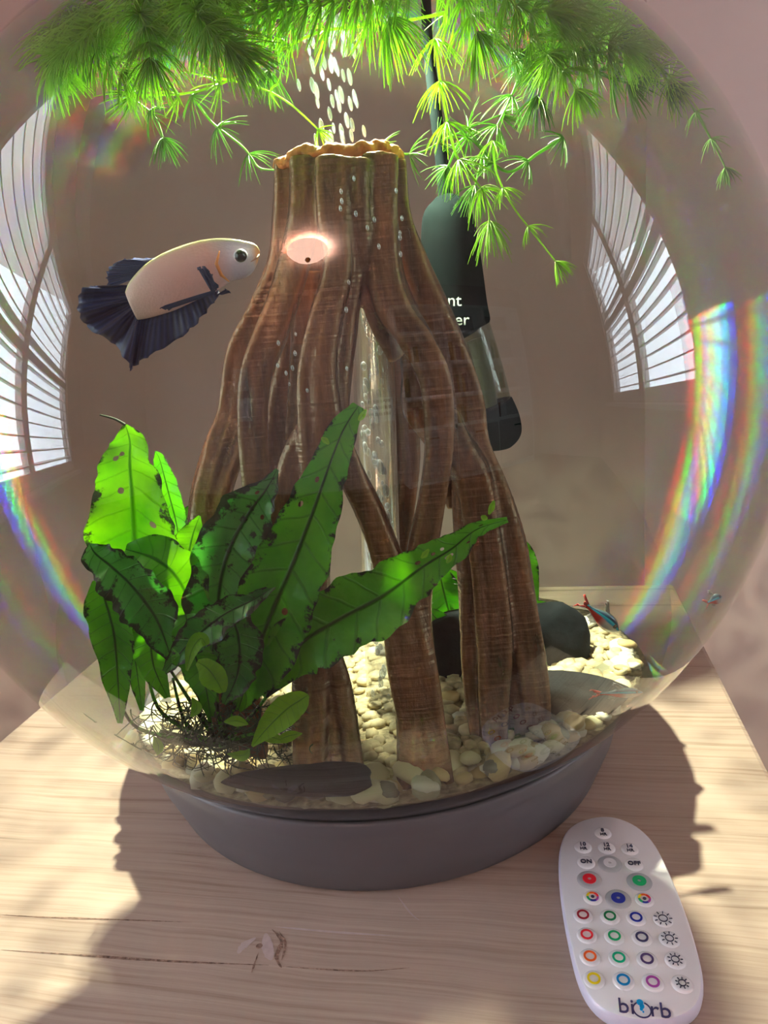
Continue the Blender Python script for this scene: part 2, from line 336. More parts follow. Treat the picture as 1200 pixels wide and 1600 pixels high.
# left wall runs P_bl -> LC ; outside is to the +normal computed for A->B below
dl = (LC-P_bl); dr = (RC-P_br)
lw0 = (LA-P_bl).length; lw1 = (LB-P_bl).length; rw0 = (RA-P_br).length; rw1 = (RB-P_br).length
def n_out(A, B):
    u = (B-A).normalized(); n = Vector((u.y, -u.x, 0))
    mid = (A+B)/2
    return n if (mid+n - Vector((0, -1, 0))).length > (mid-n - Vector((0, -1, 0))).length else -n
def build_wall(name, A, B, holes=()):
    u = (B-A).normalized(); n = n_out(A, B); Ln = (B-A).length; v, f = [], []
    xs = sorted([0, Ln]+[x for h in holes for x in h[:2]])
    for i in range(len(xs)-1):
        a, b = xs[i], xs[i+1]; hs = [h for h in holes if abs(h[0]-a) < 1e-6]
        for z0, z1 in ([(FLOOR_Z, CEIL_Z)] if not hs else [(FLOOR_Z, hs[0][2]), (hs[0][3], CEIL_Z)]):
            c = A+u*((a+b)/2)+n*.06; c.z = (z0+z1)/2; box_geo(c, b-a, .12, z1-z0, u, n, Vector((0, 0, 1)), v, f)
    return tag(mesh(name, v, f, M_wall, smooth=False), kind='structure')
build_wall('wall_left', P_bl, LC, [(lw0, lw1, -.10, WZ1)])
build_wall('wall_right', P_br, RC, [(rw0, rw1, WZ0, WZ1)])
RL, RR = Vector((LC.x, REAR, 0)), Vector((RC.x, REAR, 0))
build_wall('wall_left_rear', LC, RL); build_wall('wall_right_rear', RC, RR); build_wall('wall_rear', RL, RR)
v, f = box_geo((0.2, -1.4, FLOOR_Z-.05), 9, 6, .1); tag(mesh('floor', v, f, M_floor, smooth=False), kind='structure')
v, f = box_geo((0.2, -1.4, CEIL_Z+.05), 9, 6, .1); tag(mesh('ceiling', v, f, M_ceil, smooth=False), kind='structure')
for nm, A, B in (('trim_1', P_bl, LC), ('trim_2', P_br, RC)):      # white cornice above the windows
    u = (B-A).normalized(); n = -n_out(A, B); c = (A+B)/2 + n*.05; c.z = CEIL_Z-.12
    v, f = box_geo(c, (B-A).length*.96, .10, .24, u, n); o = tag(mesh(nm, v, f, M_white, smooth=False), kind='structure'); bevel(o, .02)

Z = Vector((0, 0, 1))
def window(idx, A, B, side, WZ0, WZ1):
    u = (B-A).normalized(); n = n_out(A, B); Ln = (B-A).length; H = WZ1-WZ0; zc = (WZ0+WZ1)/2
    def P(s, d, z): q = A+u*s+n*d; q.z = z; return q
    w = empty('window_%d' % idx, P(Ln/2, .06, WZ0), kind='structure')
    v, f = [], []
    for s, wd in ((.02, .05), (Ln/2, .05), (Ln-.02, .05)): box_geo(P(s, .09, zc), wd, .04, H, u, n, Z, v, f)
    for z in (WZ0+.02, zc+.12, WZ1-.02): box_geo(P(Ln/2, .09, z), Ln, .04, .05, u, n, Z, v, f)
    mesh('window_frame', v, f, M_white, w, smooth=False)
    for k in (0, 1):
        v, f = box_geo(P(Ln*(.25+.5*k), .095, zc), Ln/2-.05, .004, H-.06, u, n, Z); mesh('glass_pane', v, f, M_pane, w, smooth=False)
    v, f = box_geo(P(Ln/2, -.03, WZ0-.02), Ln+.1, .10, .03, u, n, Z); mesh('window_sill', v, f, M_white, w, smooth=False)
    # a portal light sample aid: the window opening itself
    pl = bpy.data.lights.new('window_portal', 'AREA'); pl.shape = 'RECTANGLE'; pl.size = Ln; pl.size_y = H
    pl.cycles.is_portal = True
    po = bpy.data.objects.new('window_portal', pl); C_.objects.link(po)
    c = P(Ln/2, .115, zc); zax = n; xax = u; yax = zax.cross(xax)
    po.matrix_world = Matrix(((xax.x, yax.x, zax.x, c.x), (xax.y, yax.y, zax.y, c.y), (xax.z, yax.z, zax.z, c.z), (0, 0, 0, 1)))
    # plantation shutters: two leaves
    pw = Ln/2-.01
    for k in (0, 1):
        s0 = .005+k*(Ln/2)
        where = ('next to the tank wall' if k == 0 else 'farther from the tank')
        sh = empty('plantation_shutter', P(s0+pw/2, 0, WZ0), 'white louvred shutter leaf of the %s window, %s' % (side, where), 'shutter', 'white louvred window shutters')
        v, f = [], []
        st = .055
        for s in (s0+st/2, s0+pw-st/2): box_geo(P(s, .03, zc), st, .03, H-.01, u, n, Z, v, f)
        for z, h in ((WZ0+.05, .09), (zc-.02, .07), (WZ1-.05, .09)): box_geo(P(s0+pw/2, .03, z), pw-2*st, .03, h, u, n, Z, v, f)
        mesh('shutter_frame', v, f, M_white, sh, smooth=False)
        nl = 8
        for (z0, z1, tilt) in ((WZ0+.095, zc-.055, math.radians(4)), (zc+.015, WZ1-.095, math.radians(34))):
            for i in range(nl):
                z = z0+(i+.5)*(z1-z0)/nl
                a = n*math.cos(tilt)+Z*math.sin(tilt); b = Z*math.cos(tilt)-n*math.sin(tilt)
                v, f = box_geo(P(s0+pw/2, .03, z), pw-2*st-.004, .062, .009, u, a, b); mesh('louvre', v, f, M_white, sh, smooth=False)
window(1, LA, LB, 'left', -.10, WZ1); window(2, RA, RB, 'right', WZ0, WZ1)
# pale houses across the street, seen through the shutters
for nm, A, B, lab in (('house', LA, LB, 'pale house front outside the left window'), ('house', RA, RB, 'pale house front outside the right window')):
    u = (B-A).normalized(); n = n_out(A, B); c = (A+B)/2+n*5.2
    h = empty('house', (c.x, c.y, -1.0), lab, 'house')
    v, f = box_geo((c.x, c.y, .9), 12, .3, 3.8, u, n); mesh('wall', v, f, M_facade, h, smooth=False)
    for i in range(-3, 4):
        for z in (.2, 1.7):
            q = c+u*(i*1.6)-n*.16
            v, f = box_geo((q.x, q.y, z), .75, .06, .9, u, n); mesh('window', v, f, M_fwin, h, smooth=False)
            q = c+u*(i*1.6)-n*.18
            v, f = box_geo((q.x, q.y, z), .05, .06, .9, u, n); box_geo((q.x, q.y, z), .75, .06, .05, u, n, Z, v, f); mesh('window_frame', v, f, M_white, h, smooth=False)

# ceiling lamp (mirrored in the globe)
LP = Vector((-0.29, -2.45, CEIL_Z))
cl = empty('ceiling_light', LP, 'glass bowl ceiling light with dark finial, mirrored on the tree ornament', 'light')
v, f = lathe_geo(LP, [(0.0001, -.16), (.06, -.155), (.14, -.135), (.21, -.10), (.25, -.05)], 48); mesh('glass_bowl', v, f, emit('frosted_bowl', (1.0, 0.62, 0.48), 14.0), cl)
v, f = lathe_geo(LP, [(.0001, -.215), (.026, -.205), (.034, -.185), (.026, -.165), (.0001, -.158)], 20); mesh('finial', v, f, M_blackp, cl)
v, f = lathe_geo(LP, [(.04, -.05), (.05, -.03), (.05, 0.0)], 48); mesh('rim_plate', v, f, M_white, cl)
bulb.location = LP+Vector((0.11, 0, -.075)); bulb.data.shadow_soft_size = 0.04; bulb.location = Vector(bulb.location)-LP; bulb.parent = cl

# shelving on the rear wall
sx0, sx1 = 0.75, 2.9
sh = empty('shelf_cabinet', ((sx0+sx1)/2, REAR+.2, FLOOR_Z), 'tall built-in shelf cabinet, faintly mirrored right of the tree ornament', 'cabinet')
v, f = box_geo(((sx0+sx1)/2, REAR+.03, .55), sx1-sx0, .04, 2.5); mesh('back_panel', v, f, M_cab, sh, smooth=False)
for k in range(4):
    x = sx0+(sx1-sx0)*k/3; v, f = box_geo((x, REAR+.2, .55), .05, .36, 2.5); mesh('upright', v, f, M_white, sh, smooth=False)
for z in (-.66, .08, .5, .95, 1.38, 1.78):
    v, f = box_geo(((sx0+sx1)/2, REAR+.2, z), sx1-sx0, .36, .045); mesh('shelf', v, f, M_white, sh, smooth=False)
for k in range(3):
    x = sx0+(sx1-sx0)*(k+.5)/3; v, f = box_geo((x, REAR+.385, -.28), (sx1-sx0)/3-.03, .03, .64); d = mesh('door', v, f, M_cab, sh, smooth=False)
    v, f = box_geo((x, REAR+.42, -.05), .14, .02, .02); mesh('handle', v, f, M_blackp, d, smooth=False)
bc = [(.25, .08, .07), (.08, .12, .22), (.55, .5, .42), (.12, .2, .12), (.35, .25, .1), (.6, .58, .55)]
BM = [plain('book_cloth_%s' % n_, c, .7) for n_, c in zip(('red', 'blue', 'cream', 'green', 'tan', 'white'), bc)]
bookw = ('red', 'blue', 'cream', 'green', 'tan', 'white')
shn = {.08: 'lowest open shelf', .5: 'second open shelf', .95: 'third open shelf', 1.38: 'highest shelf'}
for z in (.08, .5, .95):
    for k in range(3):
        x = sx0+(sx1-sx0)*k/3+.08
        for i in range(random.randint(3, 6)):
            w = random.uniform(.03, .05); h = random.uniform(.2, .3); j = random.randrange(6)
            v, f = box_geo((x+w/2, REAR+.2, z+.0225+h/2), w, .2, h)
            tag(bevel(mesh('book', v, f, BM[j], smooth=False), .003), '%s book in the %s of the cabinet behind the camera' % (bookw[j], shn[z]), 'book', '%s books on the %s' % (bookw[j], shn[z])); x += w+.003
# printed sheet on the rear wall, mirrored beside the ornament
M_paper = plain('paper', (.85, .85, .88), .7, var=.02); M_ink = ink('black', (.02, .02, .03))
sg = empty('wall_planner', (.42, REAR, .45), 'white printed wall planner, mirrored as a small pale sheet beside the heater', 'poster')
def sheet(root, x, z, w, h, rows):
    v, f = box_geo((x, REAR+.012, z), w, .008, h); mesh('sheet', v, f, M_paper, root, smooth=False)
    v, f = [], []
    for r in range(rows):
        xx = x-w*.42
        while xx < x+w*.38:
            ww = random.uniform(.03, .09)*w*1.5; box_geo((xx+ww/2, REAR+.018, z+h*.36-r*h*.8/rows), ww*.8, .003, h*.4/rows, verts=v, faces=f); xx += ww
    mesh('printed_rows', v, f, M_ink, root, smooth=False, kind='stuff')
sheet(sg, .42, .42, .5, .34, 3)
for i, (x, z) in enumerate(((-1.55, 1.05), (-1.52, .60))):
    fr = empty('picture_frame', (x, REAR, z), ('small framed print, upper of two on the rear wall' if i == 0 else 'small ruled sheet in a frame, lower of two on the rear wall'), 'picture')
    v, f = box_geo((x, REAR+.01, z), .24, .016, .34); mesh('frame', v, f, M_white, fr, smooth=False)
    v, f = box_geo((x, REAR+.02, z-(.06 if i == 0 else 0)), .17, .004, .06 if i == 0 else .26); mesh('print', v, f, M_paper, fr, smooth=False)

# ------------------------------------------------------------------ side table
TY = math.radians(-11.9)
tu = Vector((math.cos(TY), math.sin(TY), 0)); tv = Vector((-tu.y, tu.x, 0))
ledge = on_plane(60, 1105, 0); redge = on_plane(1100, 1005, 0)
wL = ledge.dot(tu); wR = redge.dot(tu); v0 = 0.170; v1 = 0.60
def tp(a, b, z): q = tu*a+tv*b; q.z = z; return q
tc_ = tp((wL+wR)/2, (v0+v1)/2, 0)
tbl = empty('side_table', (tc_.x, tc_.y, FLOOR_Z), 'square side table with a pale whitewashed wooden top under the tank', 'table')
v, f = box_geo((tc_.x, tc_.y, -.014), wR-wL, v1-v0, .028, tu, tv)
top = mesh('table_top', v, f, M_table, tbl, smooth=False); bevel(top, .003)
me = top.data
for a in (wL+.03, wR-.03):
    for b in (v0+.03, v1-.03):
        q = tp(a, b, (FLOOR_Z-.028)/2); v, f = box_geo(q, .035, .035, -FLOOR_Z-.028, tu, tv); mesh('leg', v, f, M_table, tbl, smooth=False)
v, f = [], []
for a in (wL+.03, wR-.03): box_geo(tp(a, (v0+v1)/2, -.058), .02, v1-v0-.08, .06, tu, tv, Z, v, f)
for b in (v0+.03, v1-.03): box_geo(tp((wL+wR)/2, b, -.058), wR-wL-.08, .02, .06, tu, tv, Z, v, f)
mesh('apron', v, f, M_table, tbl, smooth=False)
# knot and splits in the top
M_knot = plain('knot_wood', (0.26, 0.165, 0.13), .7, .2, var=.5, scale=400, bump=.8)
M_chip = plain('chipped_whitewash', (0.50, 0.40, 0.40), .7, .2, var=.1, scale=300)
def split(pts, w, mt=M_knot, nm='split'):
    vs, fs = [], []; P_ = [on_plane(x, y, .00015) for x, y in pts]; P_ = [Vector(q) for q in catmull([tuple(q) for q in P_], 14)]
    for i, q in enumerate(P_):
        T = (P_[min(i+1, 13)]-P_[max(i-1, 0)]).normalized(); S = Vector((-T.y, T.x, 0)); k = w*math.sin(PI*(i+.4)/14)*(.7+.6*random.random())
        vs += [q+S*k, q-S*k]
        if i: fs.append((2*i-2, 2*i-1, 2*i+1, 2*i))
    mesh(nm, vs, fs, mt, tbl, smooth=False)
split([(425, 1452), (440, 1470), (432, 1495), (440, 1512)], .0009)
split([(436, 1455), (446, 1475), (440, 1500)], .0005)
split([(404, 1488), (398, 1505), (393, 1520)], .0004)
split([(0, 1484), (120, 1492), (270, 1502), (420, 1508)], .0005)
split([(0, 1429), (70, 1433), (160, 1436), (300, 1441)], .0004)
split([(440, 1510), (560, 1517), (640, 1512)], .0003)
split([(430, 1448), (520, 1456), (610, 1462)], .0006, M_chip, 'chip'); split([(620, 1398), (640, 1425), (655, 1438)], .0004, M_chip, 'chip'); split([(400, 1465), (380, 1478), (372, 1490)], .0016, M_chip, 'chip')
split([(415, 1458), (418, 1480), (424, 1500)], .0022, M_chip, 'chip')
vs, fs = [], []; kc = on_plane(405, 1478, .0002)
for i in range(16): a = 2*PI*i/16; vs.append(kc+Vector((math.cos(a)*.0014, math.sin(a)*.0012, 0)))
mesh('knot', vs, [tuple(range(16))], M_knot, tbl, smooth=False)

# ------------------------------------------------------------------ the tank
tank = empty('globe_aquarium', (GC.x, GC.y, 0), 'round clear globe aquarium full of water on a grey base, with rooted tree ornament inside', 'aquarium')
prof = []
a0 = math.asin((0.066-GC.z)/GR); a1 = math.radians(74)
for i in range(65):
    a = -math.radians(78)+(a1+math.radians(78))*i/64; prof.append((GR*math.cos(a), GR*math.sin(a)))
v, f = lathe_geo(GC, prof, 128); shell = mesh('globe_shell', v, f, M_shell, tank)
bp = [(.05, .001), (.1165, .0), (.1193, .003), (.1265, .022), (.1300, .037), (.1322, .0450), (.1312, .0465), (.1290, .0455), (.118, .036), (.09, .018), (.0001, .008)]
c0 = Vector((GC.x, GC.y, 0)); v, f = lathe_geo(c0, bp, 128); mesh('base', v, f, M_base, tank)
lid = Vector((GC.x, GC.y, 0)); v, f = lathe_geo(lid, [(.0001, .418), (.055, .415), (.066, .402), (.064, .388), (.052, .388), (.052, .396), (.0001, .396)], 64)
mesh('lid', v, f, M_base, tank)
v, f = lathe_geo(lid, [(.044, .393), (.050, .393), (.050, .3955), (.044, .3955), (.044, .393)], 48); mesh('lamp_ring', v, f, M_white, tank)

led.location = Vector(led.location)-Vector((GC.x, GC.y, 0)); led.parent = tank
# gravel bed
def gz(x, y): return 0.0655 - 0.085*(y-0.225) + 0.04*x + 0.0015*noise.noise(Vector((x*60, y*60, 0)))
def on_sphere_r(a, r=0.1955):
    lo, hi = 0, .2
    for _ in range(30):
        m_ = (lo+hi)/2; x = GC.x+math.cos(a)*m_; y = GC.y+math.sin(a)*m_
        if (Vector((x, y, gz(x, y)))-GC).length < r: lo = m_
        else: hi = m_
    return lo
bed = empty('gravel_bed', (GC.x, GC.y, .03), 'bed of cream and tan pebbles in the bottom of the globe', 'gravel')
M_bed = plain('sandy_gravel', (0.40, 0.34, 0.20), .8, .2, var=.6, scale=260, bump=1.0)
vs, fs = [Vector((GC.x, GC.y, gz(GC.x, GC.y)))], []
NA, NR = 72, 16
for j in range(1, NR+1):
    for i in range(NA):
        a = 2*PI*i/NA; rr = on_sphere_r(a)*j/NR; x = GC.x+math.cos(a)*rr; y = GC.y+math.sin(a)*rr; vs.append(Vector((x, y, gz(x, y)-.002)))
for i in range(NA): fs.append((0, 1+i, 1+(i+1) % NA))
for j in range(NR-1):
    for i in range(NA): a = 1+j*NA+i; b = 1+j*NA+(i+1) % NA; fs.append((a, a+NA, b+NA, b))
b0 = len(vs)-NA; pb = b0
for k in range(1, 6):
    for i in range(NA):
        p_ = vs[b0+i]; z = p_.z+( .012-p_.z)*k/5; r_ = math.sqrt(max(0, .1955**2-(z-GC.z)**2)); a = 2*PI*i/NA
        vs.append(Vector((GC.x+math.cos(a)*r_, GC.y+math.sin(a)*r_, z)))
    q0 = len(vs)-NA
    for i in range(NA): fs.append((pb+i, q0+i, q0+(i+1) % NA, pb+(i+1) % NA))
    pb = q0
mesh('bed_surface', vs, fs, M_bed, bed)
PM = [plain('pebble_'+n_, c, .45, .4, var=.2, scale=180, bump=.2) for n_, c in (('cream', (.72, .66, .42)), ('tan', (.62, .47, .22)), ('white', (.78, .76, .62)), ('olive', (.34, .33, .20)), ('grey', (.16, .15, .12)))]
PW = [5, 3, 4, 1.2, .8]
pme = []
for k in range(10):
    bm = bmesh.new(); bmesh.ops.create_icosphere(bm, subdivisions=2, radius=1.0)
    for v_ in bm.verts:
        v_.co *= 1+.28*noise.noise(v_.co*1.1+Vector((k*7, 0, 0))); v_.co.z *= .55; v_.co.x *= 1.2
    for f_ in bm.faces: f_.smooth = True
    me = bpy.data.meshes.new('pebble'); bm.to_mesh(me); bm.free(); pme.append(me)
pm2 = {}
def pebble_mesh(k, j):
    if (k, j) not in pm2: m_ = pme[k].copy(); m_.materials.append(PM[j]); pm2[k, j] = m_
    return pm2[k, j]
spots = []
for i in range(230):      # along the front glass
    a = math.radians(random.uniform(-168, -12)); lay = random.choice((0, 0, 1, 1, 2))
    x = math.cos(a); y = math.sin(a); r0 = on_sphere_r(a, .193); zz = gz(GC.x+x*r0, GC.y+y*r0)
    z = zz-.004*lay+random.uniform(-.001, .003); r_ = math.sqrt(max(0, .1915**2-(z-GC.z)**2))-random.choice((0, 0, .005, .01))
    spots.append((GC.x+x*r_, GC.y+y*r_, z, random.uniform(.0032, .0062)))
for i in range(70):
    a = random.uniform(0, 2*PI); r_ = math.sqrt(random.random())*on_sphere_r(a, .188); x = GC.x+math.cos(a)*r_; y = GC.y+math.sin(a)*r_
    spots.append((x, y, gz(x, y), random.uniform(.003, .0055)))
bo = world_loc(bed)
for x, y, z, s in spots:
    o = bpy.data.objects.new('pebble', pebble_mesh(random.randrange(10), random.choices(range(5), PW)[0])); C_.objects.link(o); o.parent = bed
    o.location = Vector((x, y, z))-bo; o.scale = (s, s, s); o.rotation_euler = (random.uniform(-.4, .4), random.uniform(-.4, .4), random.uniform(0, 6))
# the rest of the pebbles, far too many to count
vs, fs = [], []; bm = bmesh.new(); bmesh.ops.create_icosphere(bm, subdivisions=1, radius=1.0); iv = [v_.co.copy() for v_ in bm.verts]; ifc = [tuple(v_.index for v_ in f_.verts) for f_ in bm.faces]; bm.free()
for i in range(2200):
    a = random.uniform(0, 2*PI); r_ = math.sqrt(random.random())*on_sphere_r(a, .189); x = GC.x+math.cos(a)*r_; y = GC.y+math.sin(a)*r_; s = random.uniform(.002, .0042); b = len(vs)
    rot = Matrix.Rotation(random.uniform(0, 6), 3, 'Z'); c = Vector((x, y, gz(x, y)-.0005))
    for q in iv: vs.append(c+rot@Vector((q.x*s*1.3, q.y*s, q.z*s*.6)))
    fs += [tuple(b+j for j in t_) for t_ in ifc]
M_mix = plain('mixed_pebbles', (.55, .47, .28), .55, .3, var=.45, scale=150); mesh('loose_pebbles', vs, fs, M_mix, bed, kind='stuff')

# stones
def stone(name, c, sx, sy, sz, mt, label, rz=0, seed=0, up=None):
    bm = bmesh.new(); bmesh.ops.create_icosphere(bm, subdivisions=4, radius=1.0)
    R_ = Matrix.Rotation(rz, 3, 'Z')
    for v_ in bm.verts:
        q = v_.co.normalized(); q = Vector([math.copysign(abs(t_)**.75, t_) for t_ in q]); q *= 1+.14*noise.noise(q*1.4+Vector((seed, 0, 0)))+.03*noise.noise(q*5+Vector((seed, 0, 0)))
        v_.co = inside(R_@Vector((q.x*sx, q.y*sy, q.z*sz))+Vector(c), .1935)-Vector(c)
    for f_ in bm.faces: f_.smooth = True
    me = bpy.data.meshes.new(name); bm.to_mesh(me); bm.free(); me.materials.append(mt)
    o = bpy.data.objects.new(name, me); o.location = c; C_.objects.link(o); return tag(o, label, 'stone')
stone('flat_stone', at(458, 1226, .2415), .029, .0085, .0052, M_stone, 'flat dark grey stone lying on the front gravel below the leafy plant', .0, 1)
stone('rock', at(705, 1010, .35), .017, .013, .018, M_rock, 'dark rock behind the ornament, seen between its middle and right roots', 0, 3)
stone('rock', at(846, 1020, .355), .026, .018, .026, M_rock, 'large black rock behind the right roots with a green leaf above', .2, 5)
stone('rock', at(890, 1100, .295), .030, .014, .013, M_rock, 'rounded dark stone at the right side of the bed under the lower neon fish', -.5, 8)

# ------------------------------------------------------------------ rooted tree ornament
ST = []   # strands: list of (px, py, Y, width px)
ST.append([(452, 250, .315, 46), (450, 330, .315, 50), (440, 410, .315, 46), (412, 480, .318, 44), (382, 550, .322, 46), (368, 640, .322, 46), (352, 700, .315, 62), (328, 790, .305, 62), (322, 900, .295, 50), (345, 1020, .285, 44), (350, 1150, .272, 36)])   # A
ST.append([(478, 250, .305, 50), (476, 340, .300, 52), (452, 440, .298, 52), (425, 520, .295, 54), (402, 590, .293, 46), (397, 680, .292, 42), (402, 780, .290, 42), (405, 860, .29, 46), (378, 940, .285, 44), (385, 1060, .275, 44), (400, 1180, .262, 40)])  # B
ST.append([(518, 250, .296, 52), (520, 340, .290, 54), (528, 420, .288, 50), (510, 500, .286, 54), (498, 580, .284, 56), (500, 660, .283, 60), (498, 740, .283, 56), (490, 840, .28, 54), (488, 960, .275, 58), (488, 1080, .268, 60), (486, 1205, .250, 46)])  # C
ST.append([(535, 250, .298, 44), (545, 400, .293, 46), (535, 500, .292, 52), (522, 600, .288, 56), (520, 660, .288, 52), (525, 720, .286, 46)])
ST.append([(495, 650, .286, 40), (466, 700, .284, 44), (448, 760, .283, 44), (432, 840, .284, 42), (405, 930, .283, 36), (420, 1030, .28, 34)])   # C2
ST.append([(500, 1020, .272, 42), (518, 1100, .266, 32), (524, 1205, .250, 24)])
ST.append([(505, 1000, .272, 40), (535, 1080, .266, 34), (556, 1220, .247, 34)])
ST.append([(525, 680, .287, 40), (548, 740, .285, 44), (578, 800, .284, 46), (602, 860, .282, 48), (628, 940, .278, 56), (640, 1040, .272, 64), (644, 1130, .264, 50), (640, 1228, .248, 42)])  # D
ST.append([(592, 245, .300, 54), (592, 330, .296, 58), (598, 420, .294, 62), (616, 480, .292, 62), (650, 530, .290, 54), (678, 590, .288, 46), (684, 680, .287, 44), (676, 770, .286, 44), (660, 860, .283, 50), (650, 950, .278, 52), (652, 1050, .272, 66), (664, 1130, .264, 56), (686, 1222, .248, 42)])  # E
ST.append([(612, 250, .312, 40), (618, 330, .312, 46), (645, 410, .312, 50), (676, 480, .312, 50), (706, 550, .312, 48), (728, 620, .312, 46), (738, 690, .308, 46), (765, 760, .302, 56), (792, 840, .298, 56), (808, 920, .294, 54), (826, 1010, .288, 46), (836, 1100, .282, 40), (830, 1180, .275, 36)])  # F
ST.append([(694, 640, .305, 36), (708, 690, .302, 56), (735, 740, .300, 64), (752, 810, .297, 58), (764, 900, .292, 50), (770, 1000, .286, 50), (768, 1100, .278, 46), (772, 1200, .268, 40)])  # G
ST.append([(735, 740, .306, 60), (738, 820, .304, 60), (742, 900, .300, 56), (742, 1000, .294, 46), (748, 1090, .286, 40), (762, 1200, .272, 36)])
ST.append([(752, 800, .304, 50), (782, 880, .300, 46), (796, 980, .294, 50), (806, 1080, .286, 44), (806, 1190, .275, 40)])
ST.append([(560, 250, .345, 56), (575, 380, .345, 60), (600, 500, .350, 56), (622, 600, .352, 52), (634, 700, .352, 44), (624, 800, .348, 40), (618, 900, .342, 36), (625, 1010, .335, 36)])   # back right
ST.append([(500, 250, .345, 60), (490, 400, .345, 60), (470, 520, .348, 60), (448, 620, .350, 50), (440, 720, .348, 46), (450, 840, .345, 40), (440, 960, .34, 36), (430, 1050, .33, 34)])   # back left
ST.append([(622, 420, .318, 44), (640, 500, .322, 46), (648, 580, .328, 44), (655, 640, .33, 50), (700, 700, .322, 54), (722, 790, .318, 46)])
ST.append([(560, 250, .293, 40), (562, 340, .290, 40), (568, 420, .292, 34), (588, 500, .298, 30), (620, 560, .302, 30)])
ST.append([(480, 420, .325, 50), (478, 500, .328, 46), (470, 600, .33, 40), (462, 690, .325, 34)])
vs, fs = [], []
for S in ST:
    k = len(S)*9; c = catmull([(p[0], p[1], p[2], p[3]) for p in S], k); P_, R_ = [], []
    for i, (px, py, Y, w) in enumerate(c):
        q = at(px, py, Y); P_.append(q); R_.append(w*.5*mpp(q))
    tube_geo(P_, R_, 16, True, vs, fs, squash=.95, wob=.16)
    # secondary ridges run along each strand
    for s_, (ox, oy) in enumerate(((-.62, -.55), (.60, -.55))):
        P2 = []
        for i, q in enumerate(P_):
            a = .35*math.sin(i*.11+s_*2)
            P2.append(q + CX*(R_[i]*(ox+a*.5)) + Vector((0, 1, 0))*(R_[i]*oy))
        if len(S) > 5: tube_geo(P2, [r*.40 for r in R_], 10, True, vs, fs)
tree = empty('driftwood_ornament', (at(600, 1200, .28)), 'tall brown ornament shaped like a hollow tree stump standing on splayed roots', 'ornament')
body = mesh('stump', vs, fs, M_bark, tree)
rm = body.modifiers.new('remesh', 'REMESH'); rm.mode = 'VOXEL'; rm.voxel_size = .00095; rm.use_smooth_shade = True
sm = body.modifiers.new('smooth', 'SMOOTH'); sm.factor = .5; sm.iterations = 3
# broken rim: crust round the hollow top
vs, fs = [], []; TC = at(530, 247, .318); TR = 95*mpp(TC)
for i in range(150):
    a = 2*PI*i/150; jr = random.uniform(.88, .985); q = TC+Vector((math.cos(a)*TR*jr, math.sin(a)*TR*.84*jr, 0))+Vector((0, 0, random.uniform(-.0018, .0012)+.0012*math.sin(a*5)))
    s = random.uniform(.0011, .0026); b = len(vs)
    for w_ in iv: vs.append(q+Vector((w_.x*s*1.3, w_.y*s, w_.z*s*.9))*(1+.3*random.random()))
    fs += [tuple(b+j for j in t_) for t_ in ifc]
rim = mesh('broken_rim', vs, fs, M_rim, tree); rim['label'] = 'bright orange-brown crumbling rim'
rm = rim.modifiers.new('remesh', 'REMESH'); rm.mode = 'VOXEL'; rm.voxel_size = .0006; rm.use_smooth_shade = True

# bubble tube rising through the ornament
tb = empty('bubble_tube', at(600, 1120, .325), 'clear acrylic bubble tube standing upright inside the tree ornament', 'tube')
ta = at(578, 420, .326); tb_ = at(604, 1130, .326); ax = (ta-tb_).normalized(); tr_ = 34*mpp(ta)
v, f = lathe_geo(tb_, [(tr_, 0), (tr_, (ta-tb_).length), (tr_*.93, (ta-tb_).length), (tr_*.93, 0)], 40, ax); mesh('tube_wall', v, f, M_tube, tb)
v, f = lathe_geo(tb_, [(tr_*.3, 0), (tr_*1.25, 0), (tr_*1.25, .006), (tr_*.3, .006)], 32, ax); mesh('collar', v, f, M_glass, tb)
v, f = lathe_geo(tb_+CX*(tr_*.55), [(.0016, .0), (.0016, (ta-tb_).length)], 12, ax); mesh('air_line', v, f, M_tube, tb)

# bubbles
bm = bmesh.new(); bmesh.ops.create_icosphere(bm, subdivisions=3, radius=1.0)
for f_ in bm.faces: f_.smooth = True
bme = bpy.data.meshes.new('bubble'); bm.to_mesh(bme); bm.free(); bme.materials.append(M_bubble)
def bubble(P, s, st_, label, group):
    o = bpy.data.objects.new('air_bubble', bme); C_.objects.link(o); o.location = P; o.scale = (s, s, s*st_); o.rotation_euler = (0, -.09, 0)
    tag(o, label, 'bubble', group)
above = [(507,22),(532,32),(483,60),(476,57),(520,48),(530,35),(524,45),(544,52),(488,65),(535,58),(518,62),(515,70),(562,72),(540,75),(534,80),(551,80),(484,78),(562,66),(490,105),(487,98),(502,115),(505,97),(517,95),(515,103),(527,110),(525,102),(536,118),(547,120),(512,132),(468,133),(488,133),(494,142),(497,160),(525,150),(532,148),(519,158),(528,165),(555,152),(547,162),(516,178),(541,188),(552,195),(502,198),(523,200),(535,205),(548,212),(493,218),(510,220),(518,215),(537,228),(500,240),(511,232),(529,235),(568,205),(556,160),(535,215)]
for x, y in above: bubble(at(x+random.uniform(-2, 2), y, .318+random.uniform(-.012, .012)), random.uniform(.0007, .0011), 2.9, 'small bright air bubble rising above the top of the tree ornament', 'air bubbles above the ornament')
for i in range(110):
    y = 450+670*i/110; cx_ = 578+(y-420)*26/710; bubble(at(cx_+random.uniform(-20, 14), y, .326+random.uniform(-.003, .003)), random.uniform(.0007, .0016), random.uniform(1.2, 2.6), 'pale air bubble rising inside the clear bubble tube', 'air bubbles inside the clear tube')
onst = [(553,279),(533,299),(534,314),(532,326),(556,334),(585,343),(574,356),(619,298),(628,341),(592,385),(625,364),(626,397),(545,441),(541,484),(462,522),(435,536),(457,575),(447,583),(434,571),(461,552),(625,371),(542,576),(480,610),(452,600)]
